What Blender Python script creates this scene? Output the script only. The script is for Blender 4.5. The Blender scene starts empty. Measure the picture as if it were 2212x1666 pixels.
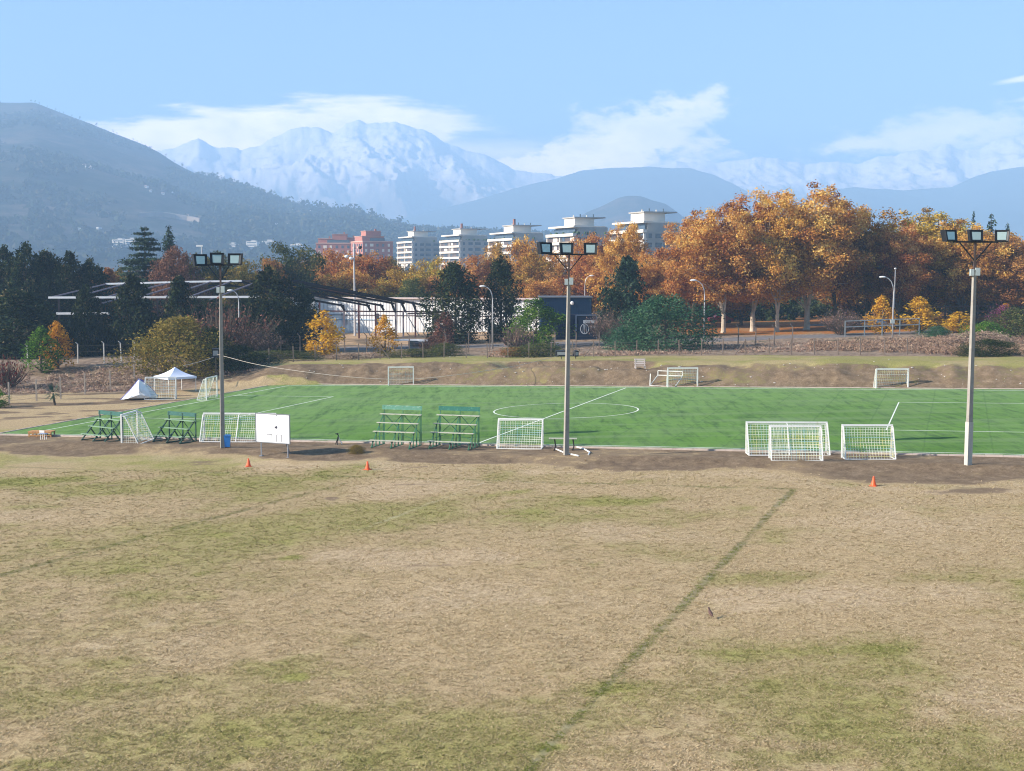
import bpy, bmesh, math, random
import numpy as np
from mathutils import Vector, Matrix
R = math.radians
scene = bpy.context.scene
COL = scene.collection
rng = np.random.default_rng(7)
random.seed(7)

# ------------------------------------------------------------------ camera
F = 2920.0; CX = 1106.0; CY = 833.0; TI = 0.0842; CAMZ = 11.3
cam_d = bpy.data.cameras.new('camera'); cam = bpy.data.objects.new('camera', cam_d); COL.objects.link(cam)
cam.location = (0, 0, CAMZ); cam.rotation_euler = (math.pi/2 - TI, 0, 0)
cam_d.sensor_width = 36; cam_d.lens = 36*F/2212.0; cam_d.clip_start = 0.5; cam_d.clip_end = 60000
scene.camera = cam
scene.view_settings.view_transform = 'Standard'; scene.view_settings.look = 'None'
scene.view_settings.exposure = 1.62; scene.view_settings.gamma = 1
scene.cycles.use_denoising = True
try:
    scene.cycles.denoiser = 'OPENIMAGEDENOISE'; scene.cycles.denoising_input_passes = 'RGB_ALBEDO_NORMAL'
except Exception: pass
scene.cycles.max_bounces = 6; scene.cycles.diffuse_bounces = 2; scene.cycles.transparent_max_bounces = 8
scene.cycles.volume_bounces = 1
scene.cycles.filter_width = 1.1

# ------------------------------------------------------------------ sun and sky
SUN = Vector((-0.866, -0.215, 0.452)).normalized()
sd = bpy.data.lights.new('sun', 'SUN'); so = bpy.data.objects.new('sun', sd); COL.objects.link(so)
sd.energy = 5.0; sd.angle = R(0.5); sd.color = (1.0, 0.91, 0.79)
so.rotation_euler = SUN.to_track_quat('Z', 'Y').to_euler(); so.location = (-60, -20, 60)
W = bpy.data.worlds.new('World'); scene.world = W; W.use_nodes = True

class NT:
    """small helper for building node graphs"""
    def __init__(s, tree): s.t = tree; s.n = tree.nodes; s.l = tree.links
    def new(s, typ, **kw):
        n = s.n.new(typ)
        for k, v in kw.items():
            if k == 'ins':
                for kk, vv in v.items(): s.put(n.inputs[kk], vv)
            else: setattr(n, k, v)
        return n
    def put(s, sock, v):
        if isinstance(v, bpy.types.NodeSocket): s.l.new(v, sock)
        else:
            if isinstance(v, (tuple, list)) and len(v) == 3 and sock.type == 'RGBA': v = (*v, 1)
            sock.default_value = v
    def math(s, op, a, b=0.0, c=0.0, clamp=False):
        n = s.n.new('ShaderNodeMath'); n.operation = op; n.use_clamp = clamp
        s.put(n.inputs[0], a); s.put(n.inputs[1], b); s.put(n.inputs[2], c); return n.outputs[0]
    def vmath(s, op, a, b=(0, 0, 0)):
        n = s.n.new('ShaderNodeVectorMath'); n.operation = op; s.put(n.inputs[0], a); s.put(n.inputs[1], b); return n
    def noise(s, vec, scale, detail=4, rough=0.55, dist=0.0):
        n = s.n.new('ShaderNodeTexNoise'); s.put(n.inputs['Vector'], vec)
        n.inputs['Scale'].default_value = scale; n.inputs['Detail'].default_value = detail
        n.inputs['Roughness'].default_value = rough; n.inputs['Distortion'].default_value = dist
        return n.outputs['Fac']
    def ramp(s, fac, stops, interp='LINEAR'):
        n = s.n.new('ShaderNodeValToRGB'); s.put(n.inputs[0], fac); cr = n.color_ramp; cr.interpolation = interp
        while len(cr.elements) > 1: cr.elements.remove(cr.elements[0])
        for i, (p, c) in enumerate(stops):
            e = cr.elements[0] if i == 0 else cr.elements.new(p)
            e.position = p
            if isinstance(c, (int, float)): c = (c, c, c)
            e.color = (*c, 1)
        return n.outputs[0]
    def mix(s, fac, a, b, mode='MIX'):
        n = s.n.new('ShaderNodeMix'); n.data_type = 'RGBA'; n.blend_type = mode
        s.put(n.inputs[0], fac); s.put(n.inputs[6], a); s.put(n.inputs[7], b); return n.outputs[2]
    def maprange(s, v, a, b, c=0.0, d=1.0, smooth=True):
        n = s.n.new('ShaderNodeMapRange'); n.interpolation_type = 'SMOOTHSTEP' if smooth else 'LINEAR'
        s.put(n.inputs[0], v)
        for i, x in enumerate((a, b, c, d)): s.put(n.inputs[1+i], x)
        return n.outputs[0]

def build_world():
    t = NT(W.node_tree); t.n.clear()
    out = t.new('ShaderNodeOutputWorld'); bg = t.new('ShaderNodeBackground')
    sky = t.new('ShaderNodeTexSky'); sky.sky_type = 'NISHITA'; sky.sun_disc = False
    sky.sun_elevation = math.asin(SUN.z); sky.sun_rotation = math.atan2(SUN.x, SUN.y)
    sky.air_density = 1.0; sky.dust_density = 0.6; sky.ozone_density = 2.0; sky.altitude = 500
    tc = t.new('ShaderNodeTexCoord')
    sep = t.new('ShaderNodeSeparateXYZ'); t.l.new(tc.outputs['Generated'], sep.inputs[0])
    x, y, z = sep.outputs
    yy = t.math('MAXIMUM', y, 0.05)
    az = t.math('DIVIDE', x, yy); el = t.math('DIVIDE', z, yy)          # tangent of azimuth and elevation
    front = t.maprange(y, 0.3, 0.6)
    co = t.new('ShaderNodeCombineXYZ', ins={0: t.math('MULTIPLY', az, 1.0), 1: t.math('MULTIPLY', el, 1.8), 2: 0.0}).outputs[0]
    n1 = t.noise(co, 9.0, 7, 0.6); n2 = t.noise(co, 30.0, 8, 0.68)
    costr = t.new('ShaderNodeCombineXYZ', ins={0: t.math('MULTIPLY', az, 1.0), 1: t.math('MULTIPLY', el, 7.0), 2: 3.0}).outputs[0]
    n3 = t.noise(costr, 7.0, 6, 0.6)
    total = None
    # every cloud: centre azimuth, centre elevation, half widths, slope, softness, strength, noise kind
    cl = [(-0.185, 0.100, 0.150, 0.026, 0.02, 0.35, 0.85, 's'),
          (-0.105, 0.106, 0.085, 0.022, -0.08, 0.4, 0.75, 's'),
          (-0.03, 0.088, 0.12, 0.016, 0.0, 0.8, 0.40, 's'),
          (0.083, 0.095, 0.080, 0.030, 0.33, 0.7, 0.75, 'c'),
          (0.055, 0.083, 0.10, 0.024, 0.15, 0.6, 0.75, 'c'),
          (0.045, 0.070, 0.13, 0.020, 0.08, 0.9, 0.7, 'c'),
          (0.128, 0.112, 0.036, 0.013, 0.8, 0.7, 0.5, 'c'),
          (0.315, 0.101, 0.11, 0.018, 0.14, 0.8, 0.6, 'c'),
          (0.26, 0.093, 0.06, 0.010, 0.1, 0.7, 0.5, 'c'),
          (0.385, 0.142, 0.04, 0.003, 0.17, 0.7, 0.45, 's'),
          (0.395, 0.128, 0.05, 0.003, 0.14, 0.7, 0.35, 's')]
    for ca, ce, wa, we, sl, soft, st, kind in cl:
        da = t.math('SUBTRACT', az, ca); de = t.math('SUBTRACT', t.math('SUBTRACT', el, ce), t.math('MULTIPLY', da, sl))
        qa = t.math('POWER', t.math('ABSOLUTE', t.math('DIVIDE', da, wa)), 2.0)
        qe = t.math('POWER', t.math('ABSOLUTE', t.math('DIVIDE', de, we)), 2.0)
        d = t.math('SQRT', t.math('ADD', qa, qe))
        nz = t.math('ADD', t.math('MULTIPLY', t.math('SUBTRACT', n1 if kind == 'c' else n3, 0.5), 1.7),
                    t.math('MULTIPLY', t.math('SUBTRACT', n2, 0.5), 2.6 if kind == 'c' else 0.5))
        v = t.math('SUBTRACT', 1.0, t.math('ADD', d, nz))
        m = t.math('MULTIPLY', t.maprange(v, 0.0, soft), st)
        total = m if total is None else t.math('MAXIMUM', total, m)
    total = t.math('MULTIPLY', total, front)
    shade = t.maprange(t.math('ADD', t.math('MULTIPLY', n2, 0.5), t.math('MULTIPLY', n1, 0.5)), 0.38, 0.62, 0.72, 1.12)
    cc = t.mix(1.0, t.new('ShaderNodeRGB').outputs[0], (1, 1, 1), 'MULTIPLY')
    rgb = t.new('ShaderNodeRGB'); rgb.outputs[0].default_value = (52.0, 37.0, 38.0, 1)
    cc = t.vmath('SCALE', rgb.outputs[0]); t.put(cc.inputs['Scale'], shade)
    skyc = t.mix(1.0, sky.outputs[0], (0.62, 0.84, 0.98), 'MULTIPLY')
    skyc = t.mix(total, skyc, cc.outputs[0])
    t.l.new(skyc, bg.inputs['Color']); bg.inputs['Strength'].default_value = 0.048
    t.l.new(bg.outputs[0], out.inputs[0])
build_world()

# ------------------------------------------------------------------ numeric helpers
_perm = np.random.default_rng(3).random((512, 512))
def vnoise(x, y, s, seed=0):
    x = np.asarray(x, float)/s + 37.3*seed; y = np.asarray(y, float)/s + 91.7*seed
    xi = np.floor(x).astype(int); yi = np.floor(y).astype(int); fx = x-xi; fy = y-yi
    fx = fx*fx*(3-2*fx); fy = fy*fy*(3-2*fy)
    g = lambda a, b: _perm[a % 512, b % 512]
    return (g(xi, yi)*(1-fx)+g(xi+1, yi)*fx)*(1-fy)+(g(xi, yi+1)*(1-fx)+g(xi+1, yi+1)*fx)*fy
def fbm(x, y, s, o=4, seed=0, rough=0.5):
    v = 0; a = 1; tot = 0
    for i in range(o):
        v = v+a*vnoise(x, y, s/2**i, seed+i); tot += a; a *= rough
    return v/tot
def sst(x, a, b):
    t = np.clip((np.asarray(x, float)-a)/(b-a), 0, 1); return t*t*(3-2*t)

# the pitch frame: u runs along the touchlines, v across them
PHI = -0.3207
CU, SU = math.cos(PHI), math.sin(PHI)
def uv(x, y): return x*CU+y*SU, -x*SU+y*CU
def xy(u, v): return u*CU-v*SU, u*SU+v*CU
V0, V1, U0, UH, RC = 83.63, 125.2, -65.8, -30.1, 5.82
U1 = 2*UH-U0
def lin(p, pts):
    return np.interp(p, [a for a, _ in pts], [b for _, b in pts])
def bank(x, y):
    """height of the embankment and of everything beyond it over the sloping field"""
    u, v = uv(x, y)
    # foot of the bank, measured along v
    foot = lin(u, [(-110, 118), (-78, 121), (-70, 124), (-62, 127.2), (100, 127.2)]) + 0.6*(fbm(x, y, 4, 3, 11)-.5)
    t = v-foot
    steep = lin(t, [(0, 0), (0.5, .25), (1.5, .75), (3.0, 1.35), (5, 1.75), (8, 1.9), (14, 1.7), (27, 1.15), (40, 1.15), (62, 1.7), (400, 1.7)])
    gentle = lin(t, [(0, 0), (6, .5), (11, 1.2), (16, 1.7), (22, 1.5), (40, 1.2), (62, 1.7), (400, 1.7)])
    k = sst(u, -76, -68)
    h = steep*k+gentle*(1-k)
    h = h*(1+0.35*(fbm(u, v, 9, 3, 5)-.5)*sst(t, 0, 3)*(1-sst(t, 20, 40)))
    h = h+0.95*(fbm(u, v, 1.8, 4, 8)-.5)*sst(t, 0.2, 1.5)*(1-sst(t, 4, 7))*(.4+.6*k)
    # a hollow dug into the top of the bank beside the middle pole
    hu = sst(u, -47, -44)*(1-sst(u, -31, -28)); hv = sst(t, 3.6, 4.6)*(1-sst(t, 7.5, 8.6))
    h = h-0.75*hu*hv
    return h
def G(x, y):
    x = np.asarray(x, float); y = np.asarray(y, float)
    u, v = uv(x, y)
    z = 0.0213*np.clip(x, -130, 130)
    z = z+bank(x, y)
    inp = (v > V0-2.2) & (v < V1+2.0) & (u > U0-3.0)
    bump = 0.10*(fbm(x, y, 7, 3, 2)-.5)+0.05*(fbm(x, y, 1.3, 2, 4)-.5)
    # low lip of earth between the grass and the dirt strip
    bump = bump+0.28*np.exp(-((v-77.6+1.5*(fbm(x, y, 9, 2, 6)-.5))/1.6)**2)*(.4+fbm(x, y, 6, 2, 9))
    return z+np.where(inp, 0.0, bump*sst(np.abs(v-(V0+V1)/2), 22.5, 24.5)+bump*sst(-u, -U0+3, -U0+5)*.5)
def ray(px, py):
    xc = (px-CX)/F; zc = -(py-CY)/F
    return np.array([xc, math.cos(TI)+zc*math.sin(TI), zc*math.cos(TI)-math.sin(TI)])
def at(px, py, Y):
    d = ray(px, py); d = d/d[1]*Y
    return Vector((d[0], d[1], d[2]+CAMZ))
def hit(px, py, near=20, far=420):
    """ground point seen at a pixel"""
    d = ray(px, py); d = d/d[1]
    ys = np.arange(near, far, 0.1)
    dz = CAMZ+d[2]*ys-G(d[0]*ys, ys)
    i = np.argmax(dz < 0)
    if dz[i] >= 0: i = len(ys)-1
    yv = ys[i]; return Vector((d[0]*yv, yv, float(G(d[0]*yv, yv))))
def gz(x, y): return float(G(x, y))
def onray(px, Y, py=760):
    p = at(px, py, Y); return Vector((p.x, p.y, gz(p.x, p.y)))

# ------------------------------------------------------------------ mesh helpers
class MB:
    def __init__(s): s.v = []; s.f = []; s.m = []; s.mi = 0
    def quad(s, *pts):
        n = len(s.v); s.v += [tuple(p) for p in pts]; s.f.append(tuple(range(n, n+len(pts)))); s.m.append(s.mi)
    def box(s, c, size, rz=0, rx=0, ry=0, taper=1.0):
        n = len(s.v); M = Matrix.Rotation(rz, 3, 'Z') @ Matrix.Rotation(ry, 3, 'Y') @ Matrix.Rotation(rx, 3, 'X')
        hx, hy, hz = [a/2 for a in size]; c = Vector(c)
        for dz in (-1, 1):
            k = taper if dz > 0 else 1
            for dx, dy in ((-1, -1), (1, -1), (1, 1), (-1, 1)):
                s.v.append(tuple(c+M @ Vector((dx*hx*k, dy*hy*k, dz*hz))))
        for f in ((3, 2, 1, 0), (4, 5, 6, 7), (0, 1, 5, 4), (1, 2, 6, 5), (2, 3, 7, 6), (3, 0, 4, 7)):
            s.f.append(tuple(n+i for i in f)); s.m.append(s.mi)
    def bar(s, a, b, w, h=None, up=(0, 0, 1)):
        a = Vector(a); b = Vector(b); h = h or w; d = (b-a).normalized(); upv = Vector(up)
        sd_ = d.cross(upv)
        if sd_.length < 1e-3: sd_ = d.cross(Vector((0, 1, 0)))
        sd_.normalize(); u2 = sd_.cross(d); n = len(s.v)
        for p in (a, b):
            for x, y in ((-1, -1), (1, -1), (1, 1), (-1, 1)): s.v.append(tuple(p+sd_*x*w/2+u2*y*h/2))
        for f in ((0, 1, 2, 3), (7, 6, 5, 4), (4, 5, 1, 0), (5, 6, 2, 1), (6, 7, 3, 2), (7, 4, 0, 3)):
            s.f.append(tuple(n+i for i in f)); s.m.append(s.mi)
    def tube(s, pts, rad, n=8, cap=True):
        pts = [Vector(p) for p in pts]
        if not isinstance(rad, (list, tuple)): rad = [rad]*len(pts)
        b = len(s.v)
        for i, p in enumerate(pts):
            d = (pts[min(i+1, len(pts)-1)]-pts[max(i-1, 0)]).normalized()
            a = d.cross(Vector((0, 0, 1)));
            if a.length < 0.05: a = d.cross(Vector((0, 1, 0)))
            a.normalize(); c = d.cross(a)
            for k in range(n):
                q = 2*math.pi*k/n; s.v.append(tuple(p+(a*math.cos(q)+c*math.sin(q))*rad[i]))
        for i in range(len(pts)-1):
            for k in range(n):
                k2 = (k+1) % n; o = b+i*n
                s.f.append((o+k, o+n+k, o+n+k2, o+k2)); s.m.append(s.mi)
        if cap:
            s.f.append(tuple(b+k for k in range(n))); s.m.append(s.mi)
            o = b+(len(pts)-1)*n; s.f.append(tuple(o+k for k in reversed(range(n)))); s.m.append(s.mi)
    def ell(s, c, r, n=12, m=8, M=None):
        c = Vector(c); b = len(s.v)
        for j in range(m+1):
            th = math.pi*j/m
            for k in range(n):
                q = 2*math.pi*k/n; v = Vector((r[0]*math.sin(th)*math.cos(q), r[1]*math.sin(th)*math.sin(q), r[2]*math.cos(th)))
                if M: v = M @ v
                s.v.append(tuple(c+v))
        for j in range(m):
            for k in range(n):
                k2 = (k+1) % n; s.f.append((b+j*n+k, b+(j+1)*n+k, b+(j+1)*n+k2, b+j*n+k2)); s.m.append(s.mi)
    def build(s, name, mats, parent=None, smooth=False, loc=None):
        me = bpy.data.meshes.new(name); me.from_pydata(s.v, [], s.f); me.update()
        mats = mats if isinstance(mats, (list, tuple)) else [mats]
        for m in mats: me.materials.append(m)
        if len(mats) > 1: me.polygons.foreach_set('material_index', s.m)
        if smooth: me.polygons.foreach_set('use_smooth', [True]*len(me.polygons))
        o = bpy.data.objects.new(name, me); COL.objects.link(o)
        if parent: o.parent = parent
        if loc is not None: o.location = loc
        return o
def npmesh(name, V, Fq, mat, attrs=None, smooth=False, parent=None):
    """mesh from numpy arrays; Fq is (n,3) or (n,4)"""
    me = bpy.data.meshes.new(name); V = np.ascontiguousarray(V, dtype=np.float32); Fq = np.ascontiguousarray(Fq, dtype=np.int32)
    k = Fq.shape[1]
    me.vertices.add(len(V)); me.vertices.foreach_set('co', V.ravel())
    me.loops.add(Fq.size); me.loops.foreach_set('vertex_index', Fq.ravel())
    me.polygons.add(len(Fq)); me.polygons.foreach_set('loop_start', np.arange(0, Fq.size, k, dtype=np.int32))
    try: me.polygons.foreach_set('loop_total', np.full(len(Fq), k, dtype=np.int32))
    except Exception: pass
    if smooth: me.polygons.foreach_set('use_smooth', np.ones(len(Fq), dtype=bool))
    me.update(calc_edges=True)
    for nm, (typ, dom, arr) in (attrs or {}).items():
        a = me.attributes.new(nm, typ, dom)
        a.data.foreach_set('color' if 'COLOR' in typ else ('vector' if typ == 'FLOAT_VECTOR' else 'value'), np.ascontiguousarray(arr, dtype=np.float32).ravel())
    if mat: me.materials.append(mat)
    o = bpy.data.objects.new(name, me); COL.objects.link(o)
    if parent: o.parent = parent
    return o
def thing(name, label, cat, loc=(0, 0, 0), rz=0, group=None):
    o = bpy.data.objects.new(name, None); COL.objects.link(o); o.empty_display_size = .2
    o.location = loc; o.rotation_euler = (0, 0, rz); o['label'] = label; o['category'] = cat
    if group: o['group'] = group
    return o
def tag(o, label, cat, group=None, kind=None):
    o['label'] = label; o['category'] = cat
    if group: o['group'] = group
    if kind: o['kind'] = kind
    return o
def dup(o, parent=None, label=None, loc=None, rz=None):
    c = o.copy(); COL.objects.link(c)
    if parent: c.parent = parent
    if label: c['label'] = label
    if loc is not None: c.location = loc
    if rz is not None: c.rotation_euler = (0, 0, rz)
    for ch in list(o.children): dup(ch, c)
    return c

# ------------------------------------------------------------------ materials
MATS = {}
def mat(name, col, rough=0.7, metal=0.0, var=0.15, scale=3.0, bump=0.0, spec=0.4, dirt=None, dscale=1.2):
    """plain procedural surface: base colour broken up by two noises, optional dirt stains"""
    if name in MATS: return MATS[name]
    m = bpy.data.materials.new(name); m.use_nodes = True; t = NT(m.node_tree); b = t.n['Principled BSDF']
    tc = t.new('ShaderNodeTexCoord'); co = tc.outputs['Object']
    n1 = t.noise(co, scale, 6, .6); n2 = t.noise(co, scale*7, 4, .6)
    f = t.math('ADD', t.math('MULTIPLY', n1, .6), t.math('MULTIPLY', n2, .4))
    c = t.ramp(f, [(0.3, tuple(x*(1-var) for x in col)), (0.7, tuple(min(1, x*(1+var)) for x in col))])
    if dirt:
        c = t.mix(t.maprange(t.noise(co, dscale, 7, .7), .52, .72), c, dirt)
    t.put(b.inputs['Base Color'], c); b.inputs['Roughness'].default_value = rough; b.inputs['Metallic'].default_value = metal
    b.inputs['Specular IOR Level'].default_value = spec
    if bump:
        bp = t.new('ShaderNodeBump'); bp.inputs['Strength'].default_value = bump; t.l.new(n2, bp.inputs['Height']); t.l.new(bp.outputs[0], b.inputs['Normal'])
    MATS[name] = m; return m
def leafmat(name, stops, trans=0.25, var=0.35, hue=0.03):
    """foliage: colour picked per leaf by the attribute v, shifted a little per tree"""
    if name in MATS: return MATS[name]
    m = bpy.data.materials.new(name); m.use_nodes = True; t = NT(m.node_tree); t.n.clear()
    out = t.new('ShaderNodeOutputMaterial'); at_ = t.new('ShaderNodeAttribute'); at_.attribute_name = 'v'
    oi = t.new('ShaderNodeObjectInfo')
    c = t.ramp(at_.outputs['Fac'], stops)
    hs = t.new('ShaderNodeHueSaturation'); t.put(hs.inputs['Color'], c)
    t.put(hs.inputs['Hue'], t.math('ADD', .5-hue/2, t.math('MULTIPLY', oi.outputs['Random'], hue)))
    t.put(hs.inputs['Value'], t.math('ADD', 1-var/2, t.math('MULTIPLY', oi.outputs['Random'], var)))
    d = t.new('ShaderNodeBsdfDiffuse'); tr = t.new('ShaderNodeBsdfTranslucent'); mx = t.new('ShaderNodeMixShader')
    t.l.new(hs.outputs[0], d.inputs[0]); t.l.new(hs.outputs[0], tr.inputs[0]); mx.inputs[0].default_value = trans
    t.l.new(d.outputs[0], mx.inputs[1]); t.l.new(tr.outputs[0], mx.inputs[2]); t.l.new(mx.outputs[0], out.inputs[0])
    MATS[name] = m; return m

# ------------------------------------------------------------------ the ground: one sheet out to the horizon
def seg_d(x, y, a, b):
    ax, ay = a; bx, by = b; dx, dy = bx-ax, by-ay
    t = np.clip(((x-ax)*dx+(y-ay)*dy)/(dx*dx+dy*dy), 0, 1)
    return np.hypot(x-ax-t*dx, y-ay-t*dy), t
def masks(x, y):
    u, v = uv(x, y)
    # cover masks: R green grass, G bare earth, B orange leaf litter ; second attribute R dry weeds, G asphalt, B old line marks
    big = fbm(x, y, 14, 4, 21); med = fbm(x, y, 4.0, 4, 31); fine = fbm(x, y, 1.2, 3, 41)
    green = .13+sst(big*.6+med*.4, .38, .64)*.52+sst(fbm(x, y, 2.0, 3, 55), .60, .8)*.25
    earth = sst(fbm(x*.5, y, 1.5, 4, 61)*.7+fbm(x, y, 9, 2, 66)*.3, .68, .76)*.5*sst(y, 55, 75)
    def spot(px, py, rx, ry, amt, arr, edge=.6):
        c = hit(px, py); q = np.hypot((x-c.x)/rx, (y-c.y)/ry)+edge*2*(fbm(x, y, max(.6, rx*.35), 4, int(px) % 50)-.5)
        return np.maximum(arr, amt*(1-sst(q, .1, 1.5)))
    for p in [(60, 1042, 5.5, 2.6, 1.0), (1290, 1085, 4.2, 2.2, .9), (1130, 1110, 3.4, 3.0, .6), (640, 1466, .45, .5, 1.0), (640, 1205, .9, .9, .9), (280, 1232, 1.3, 1.2, .8),
              (1800, 1560, 2.6, 2.4, .75), (1640, 1255, 2.6, 2.2, .65), (630, 1445, 2.3, 2.0, .6), (170, 1500, 3, 2.5, .6), (1180, 1615, .5, .35, 1.0), (1350, 1490, 1.8, .9, .8), (1750, 1640, 2.5, 1, .6),
              (2080, 1250, 3.0, 1.6, .55), (120, 1190, 3.5, 1.6, .5), (1080, 1560, 2.0, .8, .6), (560, 1600, 2.2, 1.2, .55), (870, 1180, 2.0, 1.5, .5), (1690, 1450, 3, 3, .45),(460, 1070, 4, 2, .45)]:
        green = spot(*p, green)
    dry = np.zeros_like(x)
    for p in [(880, 1205, 5.0, 2.3, 1.0), (1750, 1290, 5.5, 2.2, .9), (880, 1055, 4.5, 4, .7), (1000, 1290, 6, 3.5, .6), (60, 1120, 5, 3, .6), (1930, 1130, 6, 6, .6), (2150, 1520, 2.5, 2.5, .8), (1340, 1150, 5, 4, .6), (300, 1400, 4, 3, .5)]:
        dry = spot(*p, dry)
    green = green*(1-dry*.9)
    for p in [(950, 1222, 2.8, .45, .5), (835, 1218, 1.4, .3, .45), (720, 1077, .45, .9, .7), (880, 1048, 2.2, .5, .5), (700, 1060, 1.6, .3, .4), (2090, 1060, 2.8, 1.3, .62), (410, 1087, .4, .25, .5), (2150, 1120, 1.2, .4, .45), (880, 1070, 1.5, .4, .45)]:
        earth = spot(*p, earth, .5)
    # wheel-like old line marks of the grass field
    mark = np.zeros_like(x); dark = np.zeros_like(x)
    def line(a, b, w, amt, arr, gaps=0.5):
        A = hit(*a); B = hit(*b); d, t = seg_d(x, y, (A.x, A.y), (B.x, B.y))
        return np.maximum(arr, amt*(1-sst(d, w*.35, w))*(1-gaps+gaps*sst(fbm(x, y, 1.5, 3, 77), .35, .6)))
    dark = line((1712, 1060), (1350, 1440), .30, 1.0, dark, .35); dark = line((1350, 1440), (1130, 1680), .22, .9, dark, .35)
    mark = line((1700, 1068), (1130, 1672), .10, .5, mark, .7)
    dark = line((745, 1045), (0, 1244), .40, .85, dark, .4)
    mark = line((1045, 1043), (778, 1145), .16, .9, mark, .5); mark = line((450, 1300), (130, 1430), .14, .4, mark, .8)
    dark = line((0, 1008), (1730, 1058), .30, .9, dark, .5); mark = line((700, 1028), (1480, 1052), .14, .35, mark, .6)
    mark = line((0, 1112), (440, 1015), .2, .3, mark, .6); dark = line((0, 985), (700, 1020), .22, .4, dark, .5)
    mark = line((1500, 1160), (1900, 1180), .12, .2, mark, .6)
    green = np.maximum(green, dark*.35)
    # dirt strip in front of the pitch
    ep = [uv(*hit(*q)[:2]) for q in ((0, 976), (150, 985), (260, 978), (480, 984), (640, 997), (800, 994), (950, 1001), (1200, 1008), (1400, 1010), (1600, 1010), (1700, 1020), (1850, 1038), (2000, 1042), (2212, 1036))]
    e1 = lin(u, sorted(ep))+2.2*(fbm(x, y, 8, 3, 91)-.5)+2.6*(fbm(x, y, 2.2, 4, 92)-.5)
    strip = sst(v, e1-2.0, e1+1.5)*(1-sst(v, V0-1.0, V0-.6))*(u > U0-30)
    earth = np.maximum(earth, strip*(.5+.5*sst(fbm(x, y, 3, 4, 93), .35, .6)))
    e0 = (1-sst(np.abs(v-(e1-2.2)), .6, 2.6))
    dry = np.maximum(dry, e0*.8*sst(fbm(x, y, 3, 3, 95), .3, .55)); green = green*(1-strip)
    # land left of the pitch
    left = sst(-u, -U0+1.5, -U0+3)*sst(v, 84, 88)
    earth = np.maximum(earth, left*(.15+.75*sst(fbm(x*.4, y, 2.2, 4, 97), .5, .68))); green *= (1-left*.8)
    # bank
    t = v-127.2; onb = sst(t, -.6, 0)*(1-sst(t, 8, 12))
    ex = .52+.28*sst(fbm(u, v*1.6, 6, 5, 101)*.7+.3*fbm(x, y, 1.4, 3, 103), .38, .62)
    ex = np.maximum(ex, sst(-u, 44, 52)*.95)
    ex = ex*(1-sst(t, 4.4, 6.2)*(.85-.8*(sst(u, -47, -44)*(1-sst(u, -31, -28)))))
    ex = np.maximum(ex, sst(t, 7.2, 7.6)*(1-sst(t, 8.6, 9.2))*sst(u, -47, -44)*(1-sst(u, -31, -28)))
    ex = np.where(t > -.9, np.where(t < .3, np.maximum(ex, .8), ex), ex)
    earth = np.where(v > V1+.5, earth*(1-onb)+ex*onb, earth)
    green = np.where((v > V1+1) & (t < 34), .46+.34*sst(fbm(x, y, 5, 3, 105), .35, .65), green)
    dry = np.where((v > V1+1) & (t < 40), 0, dry)
    weeds = sst(t, 24, 30)*(1-sst(t, 90, 120))
    weeds = np.maximum(weeds, sst(-u, 70, 78)*sst(v, 112, 118)*.8)
    # road behind the fence, yard of the shed, litter below the plane trees
    P = [onray(p, Y, 740) for p, Y in ((560, 182), (900, 184), (1200, 183), (1500, 182), (1800, 184), (2400, 196))]
    road = np.zeros_like(x)
    for a, b in zip(P[:-1], P[1:]):
        d, _ = seg_d(x, y, (a.x, a.y), (b.x, b.y)); road = np.maximum(road, 1-sst(d+.8*(fbm(x, y, 3, 2, 107)-.5), 2.6, 3.3))
    A2 = onray(1780, 216, 740); B2 = onray(2500, 208, 740); d, _ = seg_d(x, y, (A2.x, A2.y), (B2.x, B2.y))
    road = np.maximum(road, 1-sst(d, 3.2, 3.8))
    lit = sst(y, 187, 191)*(1-sst(y, 300, 330))*sst(x, 22, 27)*(.55+.45*sst(fbm(x, y, 5, 3, 109), .35, .6))*(1-road)
    yard = sst(y, 187, 192)*(1-sst(y, 225, 235))*sst(x, -60, -50)*(1-sst(x, 18, 24))*(1-road)
    earth = np.maximum(earth*(1-lit), 0)*(1-road)
    weeds = weeds*(1-road)*(1-lit*.9)*(1-yard)
    A = np.stack([np.clip(green, 0, 1), np.clip(earth, 0, 1), np.clip(lit, 0, 1), np.clip(dry, 0, 1)], 1)
    B = np.stack([np.clip(weeds, 0, 1), np.clip(road, 0, 1), np.clip(mark, 0, 1), np.clip(yard, 0, 1)], 1)
    return A, B, np.clip(dark, 0, 1)
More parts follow.
